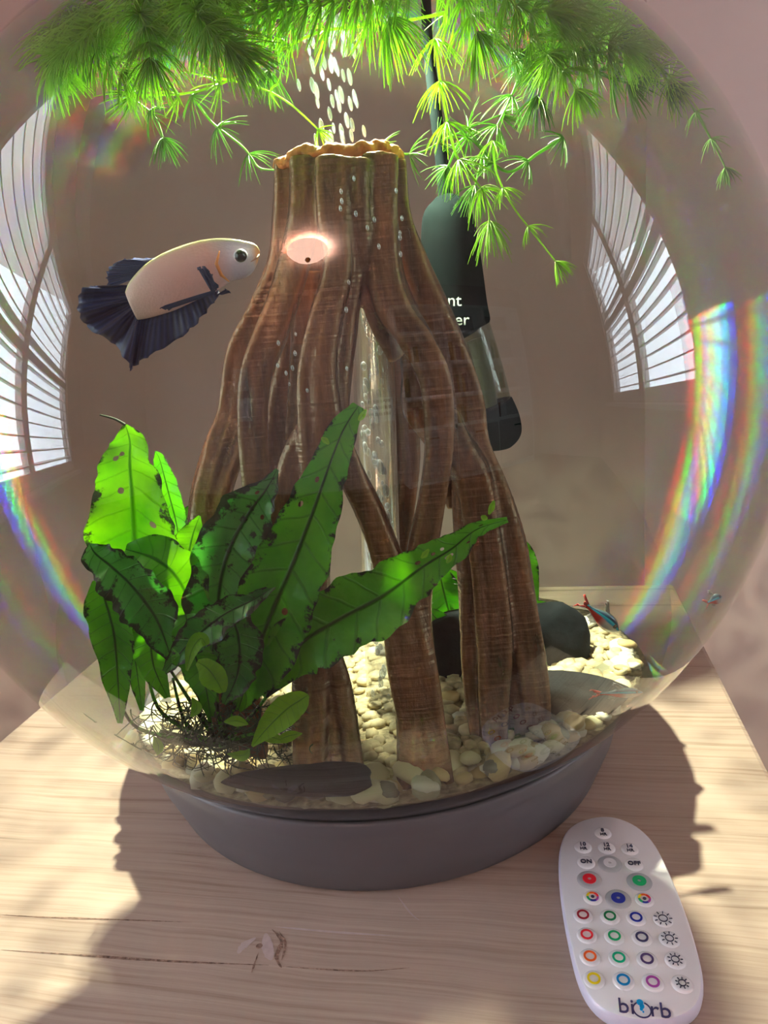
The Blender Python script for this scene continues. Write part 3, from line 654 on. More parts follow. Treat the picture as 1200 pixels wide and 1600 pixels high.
for x, y in onst: bubble(at(x, y, .272), random.uniform(.0004, .00062), 1.7, 'tiny air bubble clinging in front of the brown bark', 'air bubbles over the bark')

# ------------------------------------------------------------------ heater behind
ht = empty('tank_heater', at(725, 500, .42), 'dark tank heater with its black cable behind the right side of the ornament', 'heater')
def seg_tube(name, pts, mt, segn=24, parent=ht):
    c = catmull(pts, 24); P_ = [at(a, b, Y) for a, b, Y, w in c]; R_ = [w*.5*mpp(q) for (a, b, Y, w), q in zip(c, P_)]
    v, f = tube_geo(P_, R_, segn); return mesh(name, v, f, mt, parent)
seg_tube('cable', [(664, -60, .40, 16), (668, 60, .40, 16), (678, 150, .40, 19), (690, 250, .40, 20), (700, 330, .40, 26)], M_blackp)
hd = seg_tube('heater_head', [(694, 305, .40, 26), (698, 330, .40, 74), (704, 400, .40, 92), (714, 480, .40, 94), (722, 515, .40, 90), (726, 525, .40, 60)], M_blackp)
seg_tube('glass_body', [(722, 515, .405, 88), (738, 560, .405, 84), (755, 610, .405, 78), (765, 650, .405, 74)], M_glass)
M_core = plain('heater_core', (0.30, 0.27, 0.20), .5, .3, var=.2)
seg_tube('heater_core', [(742, 530, .405, 24), (756, 580, .405, 24), (768, 645, .405, 22)], M_core)
seg_tube('end_cap', [(762, 636, .405, 80), (772, 662, .405, 82), (777, 685, .405, 74), (779, 700, .405, 40)], M_blackp)
def text(s, P, size, mt, parent, xdir, ydir, name='lettering', ext=.00015, bold=0.0):
    cu = bpy.data.curves.new(name, 'FONT'); cu.body = s; cu.size = size; cu.align_x = 'CENTER'; cu.align_y = 'CENTER'; cu.extrude = ext; cu.offset = bold
    cu.resolution_u = 3
    tmp = bpy.data.objects.new(name, cu); C_.objects.link(tmp)
    me = bpy.data.meshes.new_from_object(tmp); C_.objects.unlink(tmp); bpy.data.objects.remove(tmp)
    x = xdir.normalized(); z = x.cross(ydir.normalized()).normalized(); y = z.cross(x)
    off = world_loc(parent)
    me.transform(Matrix(((x.x, y.x, z.x, P.x-off.x), (x.y, y.y, z.y, P.y-off.y), (x.z, y.z, z.z, P.z-off.z), (0, 0, 0, 1))))
    me.materials.clear(); me.materials.append(mt)
    o = bpy.data.objects.new(name, me); C_.objects.link(o); o.parent = parent; return o
M_htext = plain('grey_print', (.30, .36, .34), .6, var=.05)
text('nt', at(710, 470, .378), .0085, M_htext, hd, CX, CY); text('er', at(722, 500, .379), .0085, M_htext, hd, CX, CY)

# ------------------------------------------------------------------ broad-leaved plant
def leaf(name, parent, mids, mt, ruffle=.10, cup=.25, n=34, m=10, jag=.08, holes=0, label=None, rx=.0):
    """mids: (px, py, Y, half width px) from base to tip"""
    c = catmull(mids, n); vs, uv, fs = [], [], []; sd = random.uniform(0, 50)
    P_ = [at(a, b, Y) for a, b, Y, w in c]
    for i in range(n):
        T = (P_[min(i+1, n-1)]-P_[max(i-1, 0)]).normalized(); S = T.cross(_F).normalized(); D = T.cross(S).normalized()
        hw = max(c[i][3], .4)*mpp(P_[i])
        for j in range(m+1):
            u = j/m*2-1; edge = 1+jag*noise.noise(Vector((i*.9, sd, u*2)))*abs(u)+jag*.8*noise.noise(Vector((i*2.7, sd+9, u*2)))*abs(u)
            d = cup*hw*abs(u)**1.3*(1 if D.dot(_F) < 0 else -1) + ruffle*hw*abs(u)*math.sin(i*.75+(u > 0)*1.7+sd)+ .05*hw*noise.noise(Vector((i*.5, u*3, sd)))
            vs.append(inside(P_[i]+S*(u*hw*edge)+D*d+_F*(rx*hw*u), .1945)); uv.append((i/(n-1), j/m))
    dead = set()
    for _ in range(holes): dead.add((random.randrange(8, n-6), random.choice((2, 3, m-4, m-3))))
    for i in range(n-1):
        for j in range(m):
            if (i, j) in dead: continue
            a = i*(m+1)+j; fs.append((a, a+1, a+m+2, a+m+1))
    o = mesh(name, vs, fs, mt, parent, uvs=uv)
    s = o.modifiers.new('sub', 'SUBSURF'); s.levels = 1; s.render_levels = 1
    if label: o['label'] = label
    return o
def strand(name, parent, pts, wpx, mt, n=14, seg=6, kind=None):
    c = catmull(pts, n); P_ = [inside(at(*q)) for q in c]; k = n-1
    v, f = tube_geo(P_, [max(wpx*(1-.5*i/k), .4)*.5*mpp(q) for i, q in enumerate(P_)], seg); return mesh(name, v, f, mt, parent, kind=kind)
fern = empty('leafy_water_plant', at(330, 1150, .262), 'broad-leaved green water plant with long blotched leaves in front of the left roots', 'plant')
leaf('leaf', fern, [(232, 1010, .27, 8), (225, 940, .268, 40), (212, 860, .265, 68), (208, 790, .263, 62), (203, 730, .262, 44), (203, 690, .262, 28), (196, 664, .262, 5)], M_leaf_bright, holes=6, ruffle=.14, jag=.16)
strand('leaf_tip', fern, [(196, 664, .262), (180, 655, .262), (156, 648, .262)], 5, M_root)
leaf('leaf', fern, [(285, 880, .285, 10), (276, 820, .285, 20), (262, 765, .285, 22), (250, 720, .285, 12), (243, 705, .285, 2)], M_leaf_mid, rx=.5)
leaf('leaf', fern, [(196, 858, .256, 8), (240, 872, .255, 40), (275, 900, .256, 46), (300, 950, .26, 34), (306, 985, .262, 6)], M_leaf_bright, ruffle=.18, jag=.2)
leaf('leaf', fern, [(278, 960, .275, 10), (290, 905, .275, 28), (296, 860, .275, 30), (303, 830, .275, 18), (312, 806, .275, 2)], M_leaf_bright, ruffle=.12)
leaf('leaf', fern, [(268, 1030, .25, 8), (246, 970, .248, 36), (215, 925, .246, 42), (180, 890, .246, 34), (150, 866, .247, 24), (140, 850, .248, 3)], M_leaf_dark, jag=.3, ruffle=.15, label='dark algae-covered ragged leaf')
leaf('leaf', fern, [(325, 1060, .26, 8), (338, 980, .258, 40), (345, 905, .256, 50), (362, 850, .256, 52), (390, 800, .258, 44), (418, 762, .26, 18), (433, 733, .262, 3)], M_leaf_dark, jag=.22, ruffle=.2, holes=2)
leaf('leaf', fern, [(372, 1110, .252, 6), (398, 1030, .248, 54), (428, 950, .246, 62), (458, 880, .246, 58), (487, 805, .248, 46), (510, 740, .25, 32), (535, 675, .254, 22), (560, 634, .258, 10)], M_leaf_mid, jag=.16, ruffle=.08, holes=3, n=44, label='long straight leaf with a dark midrib')
leaf('leaf', fern, [(408, 1085, .25, 10), (465, 1010, .246, 46), (535, 965, .244, 56), (600, 930, .244, 52), (660, 886, .246, 32), (705, 858, .25, 24), (745, 827, .254, 12), (793, 812, .26, 5)], M_leaf_mid, jag=.28, ruffle=.12, holes=7, n=46, label='long ragged leaf reaching right across the roots, with small holes')
leaf('leaf', fern, [(188, 1130, .258, 4), (184, 1060, .256, 22), (178, 990, .254, 34), (165, 940, .252, 32), (155, 905, .252, 10)], M_leaf_mid, ruffle=.1)
leaf('leaf', fern, [(222, 1110, .262, 4), (214, 1050, .26, 16), (205, 990, .26, 18), (196, 950, .26, 6)], M_leaf_mid, rx=.3)
leaf('leaf', fern, [(262, 1090, .256, 5), (240, 1040, .254, 22), (236, 990, .254, 28), (240, 950, .256, 10)], M_leaf_mid)
leaf('leaf', fern, [(258, 1050, .244, 5), (300, 1000, .242, 24), (350, 960, .242, 26), (400, 935, .244, 12), (430, 915, .246, 3)], M_leaf_dark, jag=.4, ruffle=.3)
leaf('leaf', fern, [(330, 1120, .25, 5), (318, 1060, .246, 24), (300, 1010, .244, 30), (290, 960, .246, 14)], M_leaf_mid, jag=.25, ruffle=.2)
leaf('leaf', fern, [(350, 1100, .246, 5), (372, 1050, .243, 30), (372, 990, .243, 36), (350, 950, .245, 12)], M_leaf_dark, jag=.3)
leaf('leaf', fern, [(308, 1034, .238, 4), (324, 1044, .237, 18), (338, 1062, .237, 20), (348, 1082, .238, 5)], M_leaf_new, n=20, label='small bright lime leaf')
leaf('leaf', fern, [(292, 1048, .24, 2), (300, 1015, .238, 10), (314, 997, .238, 12), (322, 1008, .238, 6)], M_leaf_new, n=16, m=6)
leaf('leaf', fern, [(394, 1166, .24, 2), (420, 1135, .238, 17), (448, 1108, .238, 24), (472, 1092, .238, 16), (482, 1086, .238, 3)], M_leaf_new, n=24, label='oval light green leaf by the front roots')
for a in ([(400, 1150), (425, 1152), (450, 1160)], [(430, 1160), (450, 1150), (472, 1146)], [(350, 1128), (370, 1126), (388, 1132)], [(355, 1178), (380, 1180), (390, 1170)], [(240, 1150), (248, 1165), (246, 1180)], [(300, 1090), (308, 1105), (298, 1120)]):
    leaf('leaf', fern, [(x, y, .243, w) for (x, y), w in zip(a, (1, 9, 1))], M_leaf_new, n=12, m=4)
for a in ([(502, 684), (508, 688), (514, 694)], [(572, 640), (566, 650), (560, 657)], [(772, 782), (768, 793), (764, 804)], [(752, 806), (756, 809), (762, 810)], [(670, 858), (664, 866), (658, 872)], [(704, 866), (702, 872), (698, 880)]):
    leaf('plantlet', fern, [(x, y, .242, w) for (x, y), w in zip(a, (1.5, 5, 1.5))], M_leaf_new, n=8, m=4)
for p_ in ([(340, 1160, .258), (300, 1100, .256), (262, 1040, .255)], [(330, 1160, .258), (250, 1110, .258), (225, 1020, .262)], [(345, 1160, .256), (360, 1120, .252), (385, 1060, .248)], [(350, 1160, .256), (400, 1110, .25), (450, 1040, .246)],
           [(320, 1160, .258), (220, 1140, .26), (188, 1100, .258)], [(335, 1160, .257), (325, 1110, .252), (318, 1050, .248)], [(330, 1165, .258), (290, 1130, .254), (270, 1060, .25)], [(345, 1165, .256), (380, 1150, .246), (410, 1145, .24)], [(350, 1165, .257), (340, 1100, .26), (335, 1010, .262)]):
    strand('stem', fern, p_, 8, M_leaf_mid)
strand('rhizome', fern, [(250, 1150, .262), (330, 1160, .258), (430, 1150, .256)], 20, M_root, 16, 10)
vs, fs = [], []
for i in range(430):
    x = random.gauss(345, 60); y = random.uniform(1095, 1180); Y = random.uniform(.243, .275); L_ = random.uniform(20, 75); a = random.uniform(.15*PI, .95*PI) + random.gauss(0, .5); P_ = []
    cvx = random.uniform(-1.5, 1.5)
    for k in range(7):
        P_.append(inside(at(x, min(y, 1216+.0*x), Y), .192)); x += math.cos(a)*L_/6; y += math.sin(a)*L_/6*.8; a += cvx/6*2
    tube_geo(P_, [.00032*(1-.1*k) for k in range(7)], 4, False, vs, fs)
mesh('root_tangle', vs, fs, M_root, fern, kind='stuff')
# plants behind
bp1 = empty('background_plant', at(870, 1060, .40), 'dark green broad leaf plant growing on the black rock at right', 'plant')
leaf('leaf', bp1, [(862, 1050, .385, 12), (850, 1000, .38, 40), (842, 965, .38, 36), (830, 940, .38, 8)], M_leaf_mid, n=20); leaf('leaf', bp1, [(838, 950, .385, 3), (828, 900, .385, 14), (818, 860, .385, 14), (812, 842, .385, 3)], M_leaf_mid, n=16)
leaf('leaf', bp1, [(880, 1060, .37, 10), (884, 1020, .37, 26), (870, 985, .37, 22), (850, 960, .37, 4)], M_leaf_dark, n=16)
bp2 = empty('background_plant', at(705, 1000, .37), 'green leafy plant growing behind, between the middle and right roots', 'plant')
for a in ([(712, 990, .36, 6), (700, 950, .355, 26), (690, 910, .355, 24), (684, 880, .355, 4)], [(720, 990, .36, 6), (724, 950, .358, 20), (715, 915, .358, 20), (700, 890, .358, 3)], [(705, 990, .35, 5), (690, 975, .35, 16), (676, 960, .35, 12), (670, 950, .35, 2)]): leaf('leaf', bp2, a, M_leaf_mid, n=18)
bp3 = empty('background_plant', at(290, 840, .37), 'small blurred green leaf plant behind the left roots', 'plant')
leaf('leaf', bp3, [(270, 860, .36, 3), (290, 812, .36, 14), (318, 790, .36, 10), (330, 770, .36, 2)], M_leaf_mid, n=14)

# ------------------------------------------------------------------ feathery plant hanging from the surface
def hornwort(pts, wsp, nl, mt, label, tipdense=False, nn=16, wpx=5, droop=.5, thick=.00028):
    base = at(*pts[0]); root = empty('hornwort_sprig', base, label, 'water plant')
    k = max(8, len(pts)*8); c = [inside(at(*q), .190) for q in catmull(pts, k)]
    v, f = tube_geo(c, [wpx*.5*mpp(c[0])*(1-.4*i/k) for i in range(k)], 6); mesh('stem', v, f, mt, root)
    tot = sum((c[i+1]-c[i]).length for i in range(k-1)); nw = max(2, int(tot/(wsp*mpp(base)))); acc = 0; nxt = 0; w_i = 0
    for i in range(k-1):
        d = (c[i+1]-c[i]).length
        while nxt <= acc+d+1e-9 and w_i <= nw:
            P0 = c[i].lerp(c[i+1], (nxt-acc)/max(d, 1e-9)); T = (c[min(i+2, k-1)]-c[max(i-1, 0)]).normalized(); A = T.orthogonal().normalized(); B = T.cross(A)
            vs, fs = [], []; last = nxt+tot/nw > tot
            cnt = int(nn*1.4*(2 if last and tipdense else 1))
            for q in range(cnt):
                a = 2*PI*(q+random.random()*.6)/cnt; Dv = (A*math.cos(a)+B*math.sin(a)); ln = nl*mpp(P0)*random.uniform(.65, 1.1)
                fw = random.uniform(.1, .5) if not last else random.uniform(.2, 1.6)
                dv = (Dv+T*fw).normalized(); pp = [P0]; s_ = 4
                for z_ in range(s_):
                    dv = (dv + T*.10 + Vector((0, 0, -droop*.16))).normalized(); pp.append(inside(pp[-1]+dv*(ln/s_), .1955))
                tube_geo(pp, [thick, thick*.9, thick*.8, thick*.65, thick*.35], 3, False, vs, fs)
            mesh('needle_whorl', vs, fs, mt, root, kind='stuff'); nxt += tot/nw; w_i += 1
        acc += d
    return root
B_, D_ = M_needle, M_needle_dim
HW = [
 ([(700, 20, .30), (600, 38, .30), (500, 50, .30), (420, 90, .295), (360, 125, .29), (290, 146, .285), (210, 148, .28)], 62, 62, B_, 'feathery green sprig with its pale stem crossing left above the pale fish', 9, 5, .6),
 ([(330, 120, .30), (400, 135, .30), (450, 160, .30), (497, 202, .30)], 400, 30, B_, 'thin bare green stem pointing down to the left edge of the stump top', 4, 4, .5),
 ([(60, -40, .26), (110, 20, .26), (150, 70, .26), (190, 110, .262)], 22, 75, B_, 'bushy lit sprig at the upper left edge of the globe', 18, 5, .8),
 ([(200, -60, .25), (210, 0, .25), (230, 50, .25), (235, 90, .25)], 20, 85, B_, 'bright bushy sprig near the upper left, its needle tips hanging down', 22, 5, .8),
 ([(460, -10, .27), (400, 20, .265), (340, 35, .26), (280, 45, .26)], 22, 85, B_, 'bright dense sprig lying along the top, left of the bubbles', 22, 5, .8),
 ([(420, -60, .28), (330, -20, .275), (250, -5, .27), (130, -10, .265), (60, 30, .265)], 22, 80, B_, 'sprig along the water surface at the upper left', 20, 5, .9),
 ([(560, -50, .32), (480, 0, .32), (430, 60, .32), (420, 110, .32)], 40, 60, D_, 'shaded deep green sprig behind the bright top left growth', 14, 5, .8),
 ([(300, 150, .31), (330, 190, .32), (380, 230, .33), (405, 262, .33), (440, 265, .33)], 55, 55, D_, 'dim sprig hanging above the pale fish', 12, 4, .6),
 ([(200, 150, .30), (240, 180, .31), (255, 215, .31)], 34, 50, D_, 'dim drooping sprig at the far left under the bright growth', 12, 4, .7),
 ([(560, -30, .285), (590, 5, .285), (605, 28, .285)], 34, 95, B_, 'star-shaped bright sprig right of the bubbles, long needles hanging', 24, 5, 1.6),
 ([(700, -60, .285), (720, -20, .285), (735, 20, .285), (745, 50, .285)], 24, 80, B_, 'bright sprig right of the black cable at the top', 20, 5, .9),
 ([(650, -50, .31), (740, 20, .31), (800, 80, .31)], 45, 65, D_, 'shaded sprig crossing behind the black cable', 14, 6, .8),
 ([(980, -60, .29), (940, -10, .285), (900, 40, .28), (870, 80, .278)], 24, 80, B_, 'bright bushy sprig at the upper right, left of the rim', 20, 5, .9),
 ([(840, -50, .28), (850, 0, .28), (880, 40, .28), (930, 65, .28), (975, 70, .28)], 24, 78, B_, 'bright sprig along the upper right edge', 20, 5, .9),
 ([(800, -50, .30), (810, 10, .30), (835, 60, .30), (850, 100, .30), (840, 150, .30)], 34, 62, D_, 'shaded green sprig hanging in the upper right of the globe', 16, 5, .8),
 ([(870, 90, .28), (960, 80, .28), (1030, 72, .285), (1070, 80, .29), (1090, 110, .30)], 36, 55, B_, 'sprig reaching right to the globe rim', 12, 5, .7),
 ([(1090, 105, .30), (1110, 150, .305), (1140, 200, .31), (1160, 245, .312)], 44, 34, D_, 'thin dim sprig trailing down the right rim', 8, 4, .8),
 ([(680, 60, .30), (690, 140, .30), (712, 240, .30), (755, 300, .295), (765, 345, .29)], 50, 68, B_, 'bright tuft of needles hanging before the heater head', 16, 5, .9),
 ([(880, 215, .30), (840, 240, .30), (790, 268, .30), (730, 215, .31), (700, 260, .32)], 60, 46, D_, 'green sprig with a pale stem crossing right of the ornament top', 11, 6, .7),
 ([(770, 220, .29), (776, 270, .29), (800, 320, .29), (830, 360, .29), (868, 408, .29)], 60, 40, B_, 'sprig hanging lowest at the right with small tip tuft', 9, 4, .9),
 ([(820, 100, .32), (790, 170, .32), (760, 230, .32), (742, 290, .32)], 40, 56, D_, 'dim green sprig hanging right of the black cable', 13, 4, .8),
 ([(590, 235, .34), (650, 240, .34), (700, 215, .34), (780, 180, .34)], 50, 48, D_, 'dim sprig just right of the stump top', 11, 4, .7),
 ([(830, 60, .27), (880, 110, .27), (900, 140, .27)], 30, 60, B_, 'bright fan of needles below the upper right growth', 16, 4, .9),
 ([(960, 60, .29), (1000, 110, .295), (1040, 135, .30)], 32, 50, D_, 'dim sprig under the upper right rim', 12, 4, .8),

 ([(300, -60, .24), (300, 0, .24), (330, 50, .24), (370, 80, .242)], 18, 80, B_, 'bright dense tuft hanging at the top between the left edge and the bubbles', 22, 5, .9),
 ([(120, -50, .25), (80, 10, .25), (60, 60, .255), (80, 100, .26)], 18, 70, B_, 'bright tuft hanging at the far upper left rim', 22, 5, .9),
 ([(640, -40, .27), (560, -10, .27), (470, 10, .27), (390, -10, .27), (320, 10, .27)], 20, 80, B_, 'bright sprig along the very top across the bubble stream', 20, 5, .7),
 ([(250, -50, .31), (230, 30, .31), (170, 70, .31), (120, 90, .31)], 26, 70, D_, 'shaded green sprig behind the bright upper left growth', 18, 5, .8),
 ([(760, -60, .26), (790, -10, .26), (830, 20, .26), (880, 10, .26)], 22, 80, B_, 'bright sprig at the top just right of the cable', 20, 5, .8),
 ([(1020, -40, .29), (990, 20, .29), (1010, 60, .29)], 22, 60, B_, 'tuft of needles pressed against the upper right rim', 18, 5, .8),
 ([(940, -40, .31), (900, 60, .31), (930, 110, .31), (980, 130, .31)], 26, 62, D_, 'shaded green sprig behind the bright upper right growth', 16, 5, .8),
]
for pts, wsp, nl, mt, lab, nn, wpx, dr in HW: hornwort(pts, wsp, nl, mt, lab, True, nn, wpx, dr)

# ------------------------------------------------------------------ fish
def loft_fish(name, parent, top, bot, Y, thick, mt, n=26, seg=20, dY=0.0):
    """body between two outlines given in pixels, nose first"""
    T_ = catmull(top, n); B2 = catmull(bot, n); vs, fs, uv = [], [], []
    for i in range(n):
        y_ = Y+dY*i/(n-1); a = at(T_[i][0], T_[i][1], y_); b = at(B2[i][0], B2[i][1], y_); c = (a+b)/2; h = (a-b)/2; w = h.length*thick
        for j in range(seg):
            th = 2*PI*j/seg; vs.append(c+h*math.cos(th)+_F*(w*math.sin(th))); uv.append((i/(n-1), .5+.5*math.cos(th)))
    for i in range(n-1):
        for j in range(seg): a = i*seg+j; b = i*seg+(j+1) % seg; fs.append((a, b, b+seg, a+seg))
    fs.append(tuple(reversed(range(seg)))); fs.append(tuple((n-1)*seg+j for j in range(seg)))
    return mesh(name, vs, fs, mt, parent, uvs=uv)
def fin(name, parent, base, edge, Y, mt, rip=.0014, n=30, m=10, freq=7, y2=None):
    """fan of rays between a base curve and an outer edge curve"""
    A = catmull(base, n); E_ = catmull(edge, n); vs, fs, uv = [], [], []
    for i in range(n):
        for j in range(m+1):
            t = j/m; px = A[i][0]+(E_[i][0]-A[i][0])*t; py = A[i][1]+(E_[i][1]-A[i][1])*t
            if j == m: px += 2.0*math.sin(i*2.1); py += 2.0*math.cos(i*1.7)
            vs.append(at(px, py, (Y if y2 is None else Y+(y2-Y)*t) + rip*t*math.sin(i/n*2*PI*freq*.35))); uv.append((i/(n-1), t))
    for i in range(n-1):
        for j in range(m): a = i*(m+1)+j; fs.append((a, a+1, a+m+2, a+m+1))
    o = mesh(name, vs, fs, mt, parent, uvs=uv); s = o.modifiers.new('solid', 'SOLIDIFY'); s.thickness = .0003; return o
def betta_skin():
    m, t, p, out = mat('pale_pink_scales'); L = t.links; tc = N(t, 'TexCoord'); sp = N(t, 'SeparateXYZ'); L.new(tc.outputs['UV'], sp.inputs[0])
    cu = N(t, 'ValToRGB'); e = cu.color_ramp.elements; e[0].position = 0; e[0].color = (.80, .28, .06, 1); e[1].position = 1; e[1].color = (.86, .66, .60, 1)
    for ps, c in ((.09, (.85, .42, .18, 1)), (.15, (.62, .55, .60, 1)), (.30, (.60, .52, .66, 1)), (.42, (.90, .50, .48, 1)), (.7, (.95, .60, .58, 1))): x = e.new(ps); x.color = c
    L.new(sp.outputs[0], cu.inputs[0])
    cv = N(t, 'ValToRGB'); cv.color_ramp.elements[0].position = .86; cv.color_ramp.elements[1].position = .97; L.new(sp.outputs[1], cv.inputs[0])
    mx = N(t, 'MixRGB'); mx.inputs[2].default_value = (.88, .82, .42, 1); L.new(cv.outputs[0], mx.inputs[0]); L.new(cu.outputs[0], mx.inputs[1])
    L.new(mx.outputs[0], p.inputs['Base Color']); p.inputs['Roughness'].default_value = .4
    vo = N(t, 'TexVoronoi', i_Scale=55.0); mp = N(t, 'Mapping'); mp.inputs['Scale'].default_value = (1, .5, 1); L.new(tc.outputs['UV'], mp.inputs['Vector']); L.new(mp.outputs[0], vo.inputs['Vector'])
    b = N(t, 'Bump', i_Strength=.25, i_Distance=.0005); L.new(vo.outputs['Distance'], b.inputs['Height']); L.new(b.outputs[0], p.inputs['Normal'])
    p.inputs['Subsurface Weight'].default_value = .15; p.inputs['Subsurface Radius'].default_value = (.004, .002, .001); return m
def fin_mat(name, c0, c1, rays=60.0, alpha=1.0):
    m, t, p, out = mat(name); L = t.links; tc = N(t, 'TexCoord'); sp = N(t, 'SeparateXYZ'); L.new(tc.outputs['UV'], sp.inputs[0])
    a = N(t, 'Math', operation='MULTIPLY'); a.inputs[1].default_value = rays*2; L.new(sp.outputs[0], a.inputs[0]); s = N(t, 'Math', operation='SINE'); L.new(a.outputs[0], s.inputs[0])
    mr = N(t, 'MapRange'); mr.inputs[1].default_value = -1; L.new(s.outputs[0], mr.inputs[0])
    mx = N(t, 'MixRGB'); mx.inputs[1].default_value = (*c0, 1); mx.inputs[2].default_value = (*c1, 1); L.new(mr.outputs[0], mx.inputs[0]); L.new(mx.outputs[0], p.inputs['Base Color'])
    p.inputs['Roughness'].default_value = .5; p.inputs['Alpha'].default_value = alpha
    b = N(t, 'Bump', i_Strength=.5, i_Distance=.0005); L.new(mr.outputs[0], b.inputs['Height']); L.new(b.outputs[0], p.inputs['Normal']); return m
M_bskin = betta_skin(); M_bfin = fin_mat('navy_fin', (.006, .010, .055), (.018, .030, .13)); M_eye = plain('black_eye', (.006, .006, .012), .1, .6, var=0)
YB = .268
bt = empty('betta_fish', at(300, 440, YB), 'pale pink fish with dark navy flowing fins swimming left of the stump', 'fish')
loft_fish('body', bt, [(406, 392), (398, 381), (375, 375), (345, 372), (310, 376), (275, 387), (245, 401), (222, 418), (203, 440), (196, 456)],
          [(405, 398), (401, 414), (388, 432), (362, 440), (336, 456), (305, 470), (275, 484), (248, 493), (228, 498), (215, 500)], YB, .42, M_bskin)
vs, fs = lathe_geo(at(376, 400, YB-.0078), [(.0001, .0016), (.0014, .0012), (.0021, 0), (.0014, -.0012), (.0001, -.0016)], 20, _F); mesh('eye', vs, fs, M_eye, bt)
vs, fs = lathe_geo(at(376, 400, YB-.0070), [(.0001, .0016), (.0018, .0010), (.0024, 0), (.0018, -.0012), (.0001, -.0014)], 20, _F); mesh('eye_ring', vs, fs, plain('silver_eye_ring', (.55, .55, .62), .3), bt)
vs, fs = [], []   # gill cover
gc = at(360, 415, YB-.0042); tube_geo([at(343, 392, YB-.0078), at(338, 412, YB-.0088), at(346, 430, YB-.0075), at(358, 440, YB-.0050)], [.0002, .0006, .0006, .0002], 8, True, vs, fs); mesh('gill_cover_edge', vs, fs, M_bskin, bt)
vs, fs = [], []; tube_geo([at(405, 398, YB-.0012), at(400, 404, YB-.0030), at(392, 409, YB-.0046)], [.0003, .0003, .0001], 6, True, vs, fs); mesh('mouth', vs, fs, plain('mouth_line', (.35, .16, .08), .5), bt)
fin('dorsal_fin', bt, [(244, 402), (232, 410), (218, 422), (206, 436)], [(236, 404), (192, 406), (168, 424), (170, 450)], YB, M_bfin, y2=YB+.003)
fin('tail_fin', bt, [(202, 446), (206, 462), (210, 478), (217, 499)], [(150, 448), (128, 452), (122, 484), (140, 514), (176, 536), (205, 574)], YB, M_bfin, rip=.003, freq=12)
fin('anal_fin', bt, [(216, 497), (240, 492), (275, 480), (310, 464), (340, 450)], [(204, 578), (222, 562), (262, 540), (300, 512), (326, 482), (344, 458)], YB+.001, M_bfin, rip=.002, freq=9)
fin('pectoral_fin', bt, [(336, 452), (330, 456)], [(308, 418), (316, 420), (326, 430), (342, 448)][::-1], YB-.0085, M_bfin, rip=.0005, n=16)
fin('pectoral_fin', bt, [(334, 440), (338, 454)], [(308, 420), (320, 418), (330, 430)], YB-.0088, M_bfin, n=14)
fin('pelvic_fin', bt, [(338, 452), (334, 460)], [(250, 481), (262, 484)], YB-.0080, M_bfin, rip=.0003, n=8)
fin('pelvic_fin', bt, [(335, 462), (345, 460)], [(352, 452), (359, 456)], YB-.006, M_bfin, rip=.0002, n=8)

def tetra_skin():
    m, t, p, out = mat('neon_scales'); L = t.links; tc = N(t, 'TexCoord'); sp = N(t, 'SeparateXYZ'); L.new(tc.outputs['UV'], sp.inputs[0])
    r = N(t, 'ValToRGB'); r.color_ramp.interpolation = 'LINEAR'; e = r.color_ramp.elements; e[0].position = 0; e[0].color = (.75, .75, .72, 1); e[1].position = 1; e[1].color = (.10, .13, .13, 1)
    for ps, c in ((.45, (.60, .62, .60, 1)), (.52, (.02, .50, .85, 1)), (.66, (.06, .85, 1.0, 1)), (.72, (.03, .10, .20, 1))): x = e.new(ps); x.color = c
    L.new(sp.outputs[1], r.inputs[0])
    a = N(t, 'MapRange'); a.inputs[1].default_value = .42; a.inputs[2].default_value = .55; L.new(sp.outputs[0], a.inputs[0])
    b = N(t, 'MapRange'); b.inputs[1].default_value = .56; b.inputs[2].default_value = .48; L.new(sp.outputs[1], b.inputs[0])
    mu = N(t, 'Math', operation='MULTIPLY'); L.new(a.outputs[0], mu.inputs[0]); L.new(b.outputs[0], mu.inputs[1])
    mx = N(t, 'MixRGB'); mx.inputs[2].default_value = (.72, .04, .03, 1); L.new(mu.outputs[0], mx.inputs[0]); L.new(r.outputs[0], mx.inputs[1])
    L.new(mx.outputs[0], p.inputs['Base Color']); p.inputs['Roughness'].default_value = .25; p.inputs['Metallic'].default_value = .3; return m
M_tet = tetra_skin(); M_tfin = fin_mat('clear_grey_fin', (.30, .28, .28), (.50, .48, .48), 20, .6); M_rfin = fin_mat('red_tail_fin', (.55, .03, .03), (.7, .12, .10), 20)
